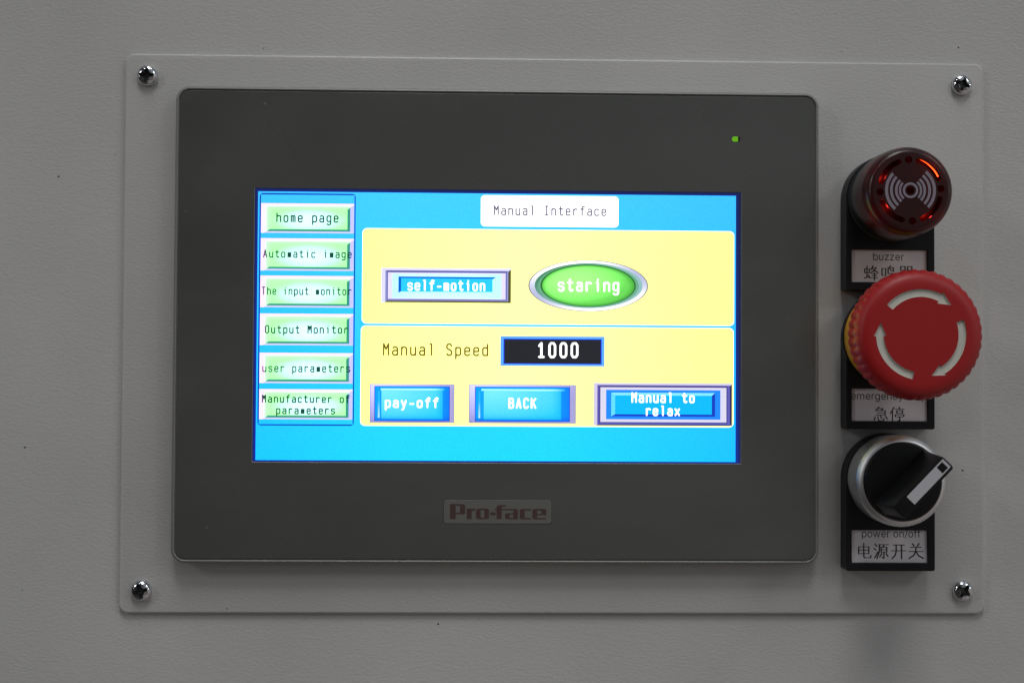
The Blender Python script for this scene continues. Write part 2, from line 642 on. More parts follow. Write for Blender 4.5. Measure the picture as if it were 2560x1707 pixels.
def bevel_box(mb, x0, y0, x1, y1, wl_, wt, wr, wb, layer, cl, ct, crr, cb):
    """four mitred edge strips"""
    ix0, iy0, ix1, iy1 = x0 + wl_, y0 + wt, x1 - wr, y1 - wb
    pol(mb, [(x0, y0), (x1, y0), (ix1, iy0), (ix0, iy0)], layer, ct)
    pol(mb, [(x0, y0), (ix0, iy0), (ix0, iy1), (x0, y1)], layer, cl)
    pol(mb, [(x1, y0), (x1, y1), (ix1, iy1), (ix1, iy0)], layer, crr)
    pol(mb, [(x0, y1), (ix0, iy1), (ix1, iy1), (x1, y1)], layer, cb)


# the terminal's own lettering, drawn on a 4 x 10 grid
G = {
    'a': [[(.3, 6.3), (1, 7), (3, 7), (4, 6), (4, 0)], [(4, 4), (1, 4), (0, 3), (0, 1), (1, 0), (3, 0), (4, 1)]],
    'b': [[(0, 10), (0, 0)], [(0, 6), (1, 7), (3, 7), (4, 6), (4, 1), (3, 0), (1, 0), (0, 1)]],
    'c': [[(4, 6), (3, 7), (1, 7), (0, 6), (0, 1), (1, 0), (3, 0), (4, 1)]],
    'd': [[(4, 10), (4, 0)], [(4, 6), (3, 7), (1, 7), (0, 6), (0, 1), (1, 0), (3, 0), (4, 1)]],
    'e': [[(0, 3.6), (4, 3.6), (4, 6), (3, 7), (1, 7), (0, 6), (0, 1), (1, 0), (3, 0), (4, 1)]],
    'f': [[(4, 9.5), (3.4, 10), (2.4, 10), (1.7, 9), (1.7, 0)], [(0.2, 7), (3.6, 7)]],
    'g': [[(4, 7), (4, -2), (3, -3), (1, -3), (.2, -2.3)], [(4, 6), (3, 7), (1, 7), (0, 6), (0, 1.6), (1, .6), (3, .6), (4, 1.6)]],
    'h': [[(0, 10), (0, 0)], [(0, 5.8), (1.2, 7), (3, 7), (4, 6), (4, 0)]],
    'i': [[(1.2, 7), (2.2, 7), (2.2, 0)], [(2.2, 9.4), (2.2, 9.8)]],
    'l': [[(1.2, 10), (2.2, 10), (2.2, 0)]],
    'm': [[(0, 7), (0, 0)], [(0, 6.4), (.7, 7), (1.4, 7), (2, 6.2), (2, 0)], [(2, 6.2), (2.7, 7), (3.4, 7), (4, 6.3), (4, 0)]],
    'n': [[(0, 7), (0, 0)], [(0, 5.8), (1.2, 7), (3, 7), (4, 6), (4, 0)]],
    'o': [[(0, 6), (1, 7), (3, 7), (4, 6), (4, 1), (3, 0), (1, 0), (0, 1), (0, 6)]],
    'p': [[(0, 7), (0, -3)], [(0, 6), (1, 7), (3, 7), (4, 6), (4, 1), (3, 0), (1, 0), (0, 1)]],
    'r': [[(.4, 7), (.4, 0)], [(.4, 5.4), (1.8, 7), (3.2, 7), (4, 6.4)]],
    's': [[(4, 6), (3, 7), (1, 7), (0, 6), (0, 4.6), (1, 3.8), (3, 3.4), (4, 2.6), (4, 1), (3, 0), (1, 0), (0, 1)]],
    't': [[(1.6, 9.6), (1.6, 1), (2.4, 0), (3.2, 0), (4, .7)], [(0, 7), (3.8, 7)]],
    'u': [[(0, 7), (0, 1), (1, 0), (2.8, 0), (4, 1.2)], [(4, 7), (4, 0)]],
    'x': [[(0, 7), (4, 0)], [(4, 7), (0, 0)]],
    'y': [[(0, 7), (2, 1)], [(4, 7), (1.6, -2), (.4, -3)]],
    'A': [[(0, 0), (2, 10), (4, 0)], [(.7, 3.2), (3.3, 3.2)]],
    'B': [[(0, 0), (0, 10), (2.8, 10), (3.8, 9), (3.8, 6.2), (2.8, 5.3), (0, 5.3)], [(2.8, 5.3), (4, 4.2), (4, 1), (3, 0), (0, 0)]],
    'C': [[(4, 8.4), (3, 10), (1, 10), (0, 8.6), (0, 1.4), (1, 0), (3, 0), (4, 1.6)]],
    'I': [[(.8, 10), (3.4, 10)], [(2.1, 10), (2.1, 0)], [(.8, 0), (3.4, 0)]],
    'K': [[(0, 10), (0, 0)], [(4, 10), (0, 4.6)], [(1.4, 6), (4, 0)]],
    'M': [[(0, 0), (0, 10), (2, 5.2), (4, 10), (4, 0)]],
    'O': [[(0, 8.6), (1, 10), (3, 10), (4, 8.6), (4, 1.4), (3, 0), (1, 0), (0, 1.4), (0, 8.6)]],
    'S': [[(4, 8.4), (3, 10), (1, 10), (0, 8.8), (0, 6.8), (1, 5.6), (3, 4.6), (4, 3.4), (4, 1.2), (3, 0), (1, 0), (0, 1.4)]],
    'T': [[(0, 10), (4, 10)], [(2, 10), (2, 0)]],
    '0': [[(0, 8.4), (1, 10), (3, 10), (4, 8.4), (4, 1.6), (3, 0), (1, 0), (0, 1.6), (0, 8.4)]],
    '1': [[(.6, 8), (2.2, 10), (2.2, 0)], [(.6, 0), (3.8, 0)]],
    '-': [[(.6, 3.6), (3.6, 3.6)]],
    ' ': [],
}


def write(mb, text, x0, x1, base, cap, layer, col, w=1.6, blocky_m=False, gw=0.52):
    """text from x0 to x1 (outer edges of first and last letter), baseline and cap height in screen pixels"""
    n = len(text)
    x0, x1 = x0 + w * 0.4, x1 - w * 0.4
    pitch = (x1 - x0) / (n - 1 + gw)
    sx, sy = pitch * gw / 4.0, (base - cap) / 10.0
    for i, ch in enumerate(text):
        ox = x0 + i * pitch
        pl = lambda gx, gy: lcd(ox + gx * sx, base - gy * sy)
        if blocky_m and ch == 'm':           # the small size closes the m up to a block
            box(mb, ox - 0.4, base - 7 * sy, ox + 4 * sx + 0.6, base, layer + 1, col)
            continue
        for ln in G[ch]:
            stroke(mb, ln, w * SX, H0 + layer * 0.012, 0, col, pl, step=0.0)
        if blocky_m and ch == 'M':
            pol(mb, [(ox + 0.6, base - 9.6 * sy), (ox + 4 * sx - 0.6, base - 9.6 * sy), (ox + 2.6 * sx, base - 3.6 * sy), (ox + 1.4 * sx, base - 3.6 * sy)], layer + 1, col)


# picture background
display_mb = MB(BX, BZ)


def bg(u, v):
    edge = max(abs(u - 0.45) * 1.6 - 0.25, 0)
    c = mixc(px(66, 212, 255), px(26, 222, 255), v)
    return mixc(c, mixc(px(52, 186, 255), px(4, 176, 255), v), min(1.0, edge * 0.85))


grid(display_mb, 0, 0, 800, 480, 0, bg, 20, 12)
display = display_mb.build("display", M["lcd"], panel)
display["label"] = "lit blue screen page with yellow panels and buttons"

WHITE = (1.5, 1.5, 1.5)
# menu frame
mb = MB(BX, BZ)
rbox(mb, 2.6, 3.0, 162.2, 418.4, 6, 1, px(0, 62, 172))
grid(mb, 4.8, 5.6, 160.2, 416.0, 2, lambda u, v: bg(0.2 * u, 0.87 * v), 4, 8)
mb.build("menu_frame", M["lcd"], display)


def menu_button(y0, y1, lines, label):
    mb = MB(BX, BZ)
    x0, x1 = 5.4, 159.6
    box(mb, x0, y0, x1, y1, 3, px(252, 246, 255))
    # lavender shadow side
    pol(mb, [(x1, y0 + 2), (x1, y1), (x1 - 6.3, y1 - 2.7), (x1 - 6.3, y0 + 6)], 4, px(208, 208, 250))
    pol(mb, [(x0 + 5, y1), (x1, y1), (x1 - 6.3, y1 - 2.9), (x0 + 9, y1 - 2.9)], 4, px(226, 218, 250))
    fx0, fy0, fx1, fy1 = x0 + 8.2, y0 + 4.4, x1 - 6.2, y1 - 2.8

    def gcol(u, v):
        d = math.hypot((u - 0.52) / 0.50, (v - 0.56) / 0.52)
        t = max(0, min(1, (d - 0.25) / 0.75))
        t = t * t * (3 - 2 * t)
        c = mixc(px(242, 252, 250), px(190, 255, 188), t)
        k = max(0, 1 - min(u / 0.06, 1), 1 - min(v / 0.12, 1))
        return mixc(c, px(222, 252, 232), k)
    grid(mb, fx0, fy0, fx1, fy1, 5, gcol, 24, 10)
    dk = px(58, 158, 132)
    pol(mb, [(fx0 + 1, fy1), (fx0 + 6, fy1 - 4.0), (fx1 - 4.6, fy1 - 4.0), (fx1, fy1)], 6, px(66, 166, 136))
    pol(mb, [(fx1, fy0 + 2.2), (fx1, fy1), (fx1 - 4.8, fy1 - 4.0), (fx1 - 4.8, fy0 + 6)], 6, dk)
    for (text, a, b, base, cap, w) in lines:
        write(mb, text, a, b, base, cap, 8, px(20, 74, 62), w + 0.35, blocky_m=(text != "home page"))
    o = mb.build("menu_button", M["lcd"], display)
    o["label"] = label
    return o


menu_button(21.2, 74.2, [("home page", 30.7, 133.8, 54.1, 38.8, 1.9)], "green screen button reading home page")
menu_button(84.0, 141.6, [("Automatic image", 9.3, 156.2, 117.9, 105.0, 1.6)], "green screen button reading Automatic image")
menu_button(151.0, 207.4, [("The input monitor", 7.6, 156.6, 184.4, 171.6, 1.5)], "green screen button reading The input monitor")
menu_button(218.8, 275.0, [("Output Monitor", 13.7, 151.5, 253.2, 240.2, 1.7)], "green screen button reading Output Monitor")
menu_button(288.9, 342.9, [("user parameters", 10.0, 155.4, 322.4, 309.4, 1.6)], "green screen button reading user parameters")
menu_button(353.7, 407.2, [("Manufacturer of", 9.8, 155.2, 376.9, 364.4, 1.7), ("parameters", 33.6, 130.9, 397.3, 384.8, 1.7)], "green screen button reading Manufacturer of parameters")

# title
mb = MB(BX, BZ)
rbox(mb, 371, 3.0, 602.2, 59.4, 7, 3, WHITE)
write(mb, "Manual Interface", 393.2, 581.3, 37.9, 22.0, 5, px(78, 74, 110), 1.9)
mb.build("title_box", M["lcd"], display)["label"] = "white rounded title box reading Manual Interface"


def yel(u, v):
    return mixc(px(255, 253, 186), px(255, 250, 150), max(0, min(1, abs(u - 0.42) * 1.5 - 0.05)) * 0.9)


def yellow_panel(x0, y0, x1, y1, label):
    mb = MB(BX, BZ)
    rbox(mb, x0, y0, x1, y1, 8, 2, px(255, 250, 236))
    x0, y0, x1, y1 = x0 + 1.0, y0 + 1.6, x1 - 1.0, y1 - 1.6
    # rounded body: strips so that the shade of the panel can vary across it
    n = 24
    for i in range(n):
        ua, ub = i / n, (i + 1) / n
        xa, xb = x0 + (x1 - x0) * ua, x0 + (x1 - x0) * ub

        def ins(x):
            d = min(x - x0, x1 - x)
            r = 7.0
            return 0 if d >= r else r - math.sqrt(max(0, r * r - (r - d) ** 2))
        cuts = [xa + (xb - xa) * k / 6 for k in range(7)] if i in (0, n - 1) else [xa, xb]
        for p, q in zip(cuts[:-1], cuts[1:]):
            P = [lcd(p, y1 - ins(p)), lcd(q, y1 - ins(q)), lcd(q, y0 + ins(q)), lcd(p, y0 + ins(p))]
            cp, cq = yel((p - x0) / (x1 - x0), 0), yel((q - x0) / (x1 - x0), 0)
            mb.poly(P, H0 + 3 * 0.012, 0, cols=[cp, cq, cq, cp])
    o = mb.build("yellow_field", M["lcd"], display)
    o["label"] = label
    return o


yellow_panel(173.8, 64.2, 797.2, 235.4, "upper pale yellow rounded field")
yf2 = yellow_panel(172.6, 238.8, 796.6, 418.2, "lower pale yellow rounded field")

# caption on the lower field
mb = MB(BX, BZ)
write(mb, "Manual Speed", 209.8, 384.8, 291.3, 271.4, 5, px(112, 90, 6), 2.5)
mb.build("speed_caption", M["lcd"], display)

# self-motion button
mb = MB(BX, BZ)
x0, y0, x1, y1 = 206.1, 135.6, 422.2, 197.0
box(mb, x0, y0, x1, y1, 5, px(232, 230, 252))
pol(mb, [(x1, y0 + 1), (x1, y1), (x1 - 4.4, y1 - 3), (x1 - 4.4, y0 + 5)], 6, px(88, 84, 44))
pol(mb, [(x0 + 5, y1), (x1, y1), (x1 - 4.4, y1 - 3), (x0 + 8, y1 - 3)], 6, px(92, 88, 60))
bevel_box(mb, 212.6, 139.6, 417.8, 193.9, 4.4, 3.3, 4.4, 2.4, 7, px(146, 148, 204), px(104, 104, 158), px(150, 154, 214), px(128, 130, 186))
box(mb, 215.4, 141.6, 415.0, 192.3, 8, px(104, 100, 158))
box(mb, 217.0, 143.4, 413.3, 191.0, 9, px(238, 232, 252))
grid(mb, 224.5, 145.6, 405.6, 189.2, 10, lambda u, v: mixc(px(196, 252, 255), px(220, 255, 255), min(1, 4 * min(u, 1 - u) + 0.2)), 8, 2)
box(mb, 234.3, 150.5, 396.5, 180.2, 11, px(0, 104, 214))
box(mb, 239.0, 153.6, 396.6, 180.4, 12, px(44, 212, 255))
pol(mb, [(234.3, 180.3), (239.0, 177.5), (391.5, 177.5), (391.5, 155.0), (397.5, 150.4), (398, 181.4)], 13, px(206, 254, 255))
box(mb, 239.0, 153.6, 391.2, 177.6, 14, px(44, 212, 255))
write(mb, "self-motion", 249.7, 379.0, 174.6, 157.6, 16, WHITE, 3.0)
mb.build("screen_button", M["lcd"], display)["label"] = "cyan framed screen button reading self-motion"

# oval button
mb = MB(BX, BZ)
ex, ey = 551.8, 164.8


def ell(rx, ry, layer, fn, dx=0, dy=0, n=72):
    pts = [(ex + dx + rx * math.cos(2 * PI * i / n), ey + dy - ry * math.sin(2 * PI * i / n)) for i in range(n)]
    P = [lcd(*p) for p in pts]
    cols = [fn(2 * PI * i / n) for i in range(n)]
    cx = lcd(ex + dx, ey + dy)
    for i in range(n):
        j = (i + 1) % n
        cc = mixc(cols[i], cols[(i + n // 2) % n], 0.5)
        mb.poly([cx, P[i], P[j]], H0 + layer * 0.012, 0, cols=[cc, cols[i], cols[j]])


def ang(c0, c1, a0, p=1.0):      # colour c1 towards the angle a0, c0 away from it
    return lambda a: mixc(c0, c1, max(0, math.cos(a - a0)) ** p)


ell(100.7, 46.6, 5, lambda a: px(150, 142, 150))
ell(98.6, 45.4, 6, lambda a: mixc(px(190, 196, 228), px(255, 255, 255), max(0, abs(math.cos(a - 2.0))) ** 2))
ell(90.5, 40.6, 7, lambda a: mixc(px(150, 196, 196), px(70, 140, 104), max(0, math.cos(a - 2.6))), 0.6, -0.2)
ell(84.5, 39.0, 8, lambda a: mixc(px(110, 176, 140), px(104, 178, 128), max(0, math.cos(a - 1.5))), 0.2, 0)
ell(80.0, 37.8, 9, lambda a: px(26, 108, 40), -0.3, -0.3)


def ball(rx, ry, layer, n=72, rings=8):
    for k in range(rings):
        r0, r1 = k / rings, (k + 1) / rings
        for i in range(n):
            a0, a1 = 2 * PI * i / n, 2 * PI * (i + 1) / n
            q, cs = [], []
            for r, a in ((r0, a0), (r1, a0), (r1, a1), (r0, a1)):
                q.append(lcd(ex + rx * r * math.cos(a), ey - ry * r * math.sin(a)))
                lx, ly = r * math.cos(a) + 0.3, r * math.sin(a) - 0.25
                t = min(1, (lx * lx + ly * ly) ** 0.5 / 1.15)
                c = mixc(px(178, 255, 146), px(108, 222, 88), t * t)
                cs.append(mixc(c, px(60, 156, 50), max(0, (r - 0.88) / 0.12) * 0.75))
            mb.poly(q, H0 + layer * 0.012, 0, cols=cs)


ball(77.6, 36.6, 10)
write(mb, "staring", 500.9, 603.4, 173.8, 153.0, 12, WHITE, 3.5)
mb.build("oval_button", M["lcd"], display)["label"] = "green oval screen button with silver rim reading staring"

# number field
mb = MB(BX, BZ)
box(mb, 405.3, 256.2, 579.5, 309.6, 5, px(116, 160, 236))
box(mb, 406.6, 257.4, 578.2, 308.4, 6, px(96, 178, 255))
box(mb, 410.4, 260.8, 574.7, 306.0, 7, px(12, 52, 206))
grid(mb, 412.2, 262.4, 573.0, 304.6, 8, lambda u, v: px(34, 36, 42), 2, 2)
write(mb, "1000", 467.1, 535.4, 293.2, 268.6, 10, WHITE, 3.9, gw=0.50)
mb.build("number_field", M["lcd"], display)["label"] = "black number field reading 1000"


def glossy_button(x0, y0, x1, y1, text, a, b, base, cap, label):
    mb = MB(BX, BZ)
    box(mb, x0, y0, x1, y1, 5, px(150, 140, 168))
    w = 8.4 if x1 - x0 < 150 else 10.6
    X0, Y0, X1, Y1 = x0 + 1, y0 + 0.8, x1 - 1, y1 - 0.8

    def fr(u, v):
        c = mixc(px(236, 236, 255), px(156, 152, 216), min(1, (v * 0.9 + abs(u - 0.12) * 0.9)))
        return mixc(c, px(186, 180, 226), 0.5 if u > 0.9 else 0)
    grid(mb, X0, Y0, X1, Y1, 6, fr, 14, 6)
    bx_0, by_0, bx_1, by_1 = x0 + w, y0 + 4.2, x1 - w, y1 - 3.4
    box(mb, bx_0 - 0.6, by_0 - 0.4, bx_1 + 0.6, by_1 + 0.4, 7, px(20, 60, 190))

    def body(u, v):
        c = mixc(px(0, 168, 255), px(0, 120, 255), max(0, (u - 0.8) * 4))
        return mixc(c, px(0, 90, 240), max(0, (v - 0.86) * 5))
    grid(mb, bx_0 + 0.6, by_0 + 0.6, bx_1 - 0.6, by_1 - 0.6, 8, body, 12, 8)
    W = bx_1 - bx_0
    fx0, fx1 = bx_0 + max(9, W * 0.09), bx_1 - W * 0.09

    def face(u, v):
        c = mixc(px(124, 244, 255), px(44, 214, 255), min(1, math.hypot(u - 0.1, v - 0.05) * 0.9))
        k = max(0, (v - 0.85) / 0.15)
        c = mixc(c, px(0, 176, 255), k * 0.7)
        return mixc(c, px(0, 190, 255), max(0, (u - 0.9) / 0.1) * 0.8)
    grid(mb, fx0, by_0 + 7.4, fx1, by_1 - 3.5, 9, face, 16, 8)
    # highlights along the top and the left edge
    grid(mb, bx_0 + 10, by_0 + 3.6, bx_1 - 8, by_0 + 7.2, 10, lambda u, v: mixc(px(206, 252, 255), px(20, 180, 255), max(0, (u - 0.75) * 4, abs(v - 0.5) * 1.2)), 12, 3)
    grid(mb, bx_0 + 5.4, by_0 + 8, bx_0 + 8.2, by_1 - 5.5, 10, lambda u, v: mixc(px(40, 190, 255), px(190, 246, 255), max(0, v * 1.6 - 0.6)), 2, 8)
    write(mb, text, a, b, base, cap, 12, WHITE, 3.1)
    o = mb.build("screen_button", M["lcd"], display)
    o["label"] = label


glossy_button(188.2, 343.2, 329.2, 412.4, "pay-off", 213.7, 302.6, 384.4, 368.2, "glossy blue screen button reading pay-off")
glossy_button(353.3, 343.2, 532.0, 412.4, "BACK", 419.4, 465.5, 384.7, 368.2, "glossy blue screen button reading BACK")

# manual to relax
mb = MB(BX, BZ)
x0, y0, x1, y1 = 561.9, 339.0, 793.9, 415.4
box(mb, x0, y0, x1, y1, 5, px(214, 208, 240))
pol(mb, [(x1, y0 + 1.5), (x1, y1), (x1 - 4.0, y1 - 3), (x1 - 4.0, y0 + 5)], 6, px(46, 40, 88))
pol(mb, [(x0 + 4, y1), (x1, y1), (x1 - 4, y1 - 2.4), (x0 + 7, y1 - 2.4)], 6, px(48, 42, 110))
bevel_box(mb, 567.8, 342.9, 790.4, 413.6, 5, 3.6, 6, 4.2, 7, px(98, 92, 176), px(92, 86, 160), px(98, 98, 190), px(92, 92, 190))
box(mb, 571.4, 345.2, 786.2, 410.6, 8, px(66, 58, 140))
box(mb, 572.9, 346.8, 784.5, 409.2, 9, px(226, 222, 246))
box(mb, 582.5, 351.4, 774.4, 404.2, 10, px(30, 142, 255))
bevel_box(mb, 591.0, 356.4, 765.4, 398.8, 6.6, 4.8, 5.4, 3.6, 11, px(104, 226, 255), px(140, 240, 255), px(16, 62, 190), px(14, 58, 186))
box(mb, 597.6, 361.2, 760.0, 395.2, 12, px(0, 192, 255))
write(mb, "Manual to", 625.1, 730.8, 373.2, 356.8, 14, WHITE, 3.0)
write(mb, "relax", 648.8, 706.2, 396.6, 380.6, 14, WHITE, 3.0)
mb.build("screen_button", M["lcd"], display)["label"] = "square edged blue screen button reading Manual to relax"

# status lamp in the upper right of the front sheet
mb = MB(BX, BZ)
mb.loft([[(x, z, h) for x, z in rr(56.0 + i, 62.65 + i, 58.35 - i, 64.38 - i, 0.8 - i, 6)] for i, h in ((0, 5.95), (0.05, 6.02), (0.2, 6.05))])
led = mb.build("status_lamp", M["led"], panel)
led["label"] = "small lit green lamp"
mb = MB(BX, BZ)
mb.loft([[(x, z, h) for x, z in rr(58.0, 62.72, 58.72, 64.31, 0.3, 6)] for h in (5.95, 6.07)])
mb.build("lamp_window", M["groove"], panel)

# name badge below the display
badge_x0, badge_x1, badge_z0, badge_z1 = -36.4, -1.9, -60.8, -53.25
mb = MB(BX, BZ)
mb.loft([[(x, z, h) for x, z in rr(badge_x0 - 0.12, badge_z0 - 0.12, badge_x1 + 0.12, badge_z1 + 0.12, 0.95, 6)] for h in (5.98, 6.006)], mi=1)
mb.loft([[(x, z, h) for x, z in rr(badge_x0 + i, badge_z0 + i, badge_x1 - i, badge_z1 - i, 0.9 - i, 6)] for i, h in ((0, 5.98), (0.0, 6.08), (0.08, 6.12))])
badge = mb.build("name_badge", [M["badge"], M["groove"]], panel)
mb = MB(BX, BZ)
PF = [(310, 270, 410, 535), (400, 270, 545, 300), (482, 284, 575, 440), (400, 424, 555, 452),
      (600, 350, 685, 535), (680, 350, 745, 386), (672, 360, 700, 400),
      (760, 364, 842, 520), (904, 364, 985, 520), (782, 348, 962, 376), (782, 508, 962, 535),
      (1005, 415, 1100, 468), (1115, 306, 1205, 535), (1140, 288, 1275, 314), (1085, 352, 1320, 378),
      (1300, 352, 1466, 379), (1402, 364, 1485, 535), (1290, 428, 1405, 452), (1262, 440, 1342, 524), (1285, 512, 1405, 535),
      (1515, 364, 1600, 524), (1540, 352, 1715, 380), (1540, 510, 1705, 535),
      (1735, 364, 1816, 524), (1760, 352, 1952, 380), (1890, 364, 1975, 452), (1812, 438, 1975, 462), (1760, 510, 1962, 535)]
pfx = lambda x: -34.46 + (x - 310) * (30.71 / 1655.0)
pfz = lambda y: -54.56 - (y - 270) * (4.80 / 265.0)
for k, (a0, b0, a1, b1) in enumerate(PF):
    mb.poly([(pfx(a0), pfz(b1)), (pfx(a1), pfz(b1)), (pfx(a1), pfz(b0)), (pfx(a0), pfz(b0))], 6.13 + k * 0.0006)
mb.build("lettering", M["badge_ink"], badge)

# ------------------------------------------------------------------ switches at the right
AX = 107.4
AZ = {"buzzer": 44.45, "stop": -0.4, "switch": -45.9}

HANZI = {
    '蜂': [[(8, 25), (38, 25), (38, 50), (8, 50), (8, 25)], [(23, 8), (23, 78)], [(5, 84), (40, 75)], [(34, 64), (42, 84)],
           [(62, 5), (48, 32)], [(60, 16), (84, 16), (70, 36), (46, 52)], [(58, 20), (74, 36), (96, 50)],
           [(54, 58), (90, 58)], [(56, 70), (88, 70)], [(47, 83), (96, 83)], [(72, 50), (72, 98)]],
    '鸣': [[(6, 22), (30, 22), (30, 66), (6, 66), (6, 22)], [(62, 4), (54, 16)], [(46, 16), (80, 16), (80, 40), (70, 38)],
           [(46, 16), (46, 54), (92, 54), (90, 88), (82, 96), (74, 90)], [(58, 24), (66, 34)], [(36, 74), (80, 74)]],
    '器': [[(14, 8), (42, 8), (42, 32), (14, 32), (14, 8)], [(58, 8), (86, 8), (86, 32), (58, 32), (58, 8)], [(6, 48), (96, 48)],
           [(50, 36), (46, 52), (6, 72)], [(52, 48), (96, 72)], [(66, 36), (76, 44)],
           [(16, 66), (42, 66), (42, 94), (16, 94), (16, 66)], [(58, 66), (86, 66), (86, 94), (58, 94), (58, 66)]],
    '急': [[(40, 2), (18, 26)], [(34, 12), (66, 12), (52, 26)], [(24, 26), (80, 26)], [(80, 26), (80, 54)], [(26, 40), (80, 40)],
           [(20, 54), (80, 54)], [(14, 66), (8, 88)], [(32, 64), (34, 86), (42, 92), (68, 92), (72, 78)], [(48, 60), (58, 76)], [(82, 62), (94, 80)]],
    '停': [[(28, 4), (4, 44)], [(18, 28), (18, 98)], [(60, 2), (66, 12)], [(34, 16), (96, 16)], [(46, 26), (84, 26), (84, 42), (46, 42), (46, 26)],
           [(38, 64), (36, 52), (94, 52), (90, 62)], [(46, 66), (86, 66)], [(66, 66), (66, 94), (56, 90)]],
    '电': [[(16, 24), (80, 24), (80, 66), (16, 66), (16, 24)], [(16, 45), (80, 45)], [(48, 4), (48, 84), (54, 92), (90, 92), (94, 78)]],
    '源': [[(10, 8), (22, 20)], [(4, 34), (16, 44)], [(8, 92), (28, 56)], [(34, 10), (96, 10)], [(38, 10), (36, 56), (22, 96)], [(66, 14), (58, 26)],
           [(48, 26), (84, 26), (84, 56), (48, 56), (48, 26)], [(48, 41), (84, 41)], [(66, 56), (66, 94), (56, 90)], [(52, 66), (40, 86)], [(80, 66), (92, 84)]],
    '开': [[(14, 12), (88, 12)], [(4, 48), (96, 48)], [(34, 12), (34, 52), (28, 76), (8, 96)], [(68, 12), (68, 98)]],
    '关': [[(28, 4), (38, 18)], [(70, 2), (58, 20)], [(14, 26), (84, 26)], [(4, 52), (96, 52)], [(50, 26), (48, 52), (36, 76), (6, 96)], [(50, 52), (66, 78), (96, 94)]],
}


def hanzi(mb, ch, x, z_top, size, h, mi):
    for ln in HANZI[ch]:
        for p, q in zip(ln[:-1], ln[1:]):
            flat = abs(p[1] - q[1]) < 3
            w = (4.6 if flat else 8.0) / 100 * size
            h = stroke(mb, [p, q], w, h, mi, None, lambda gx, gy: (x + gx / 100 * size, z_top - gy / 100 * size), step=0.0005)
    return h


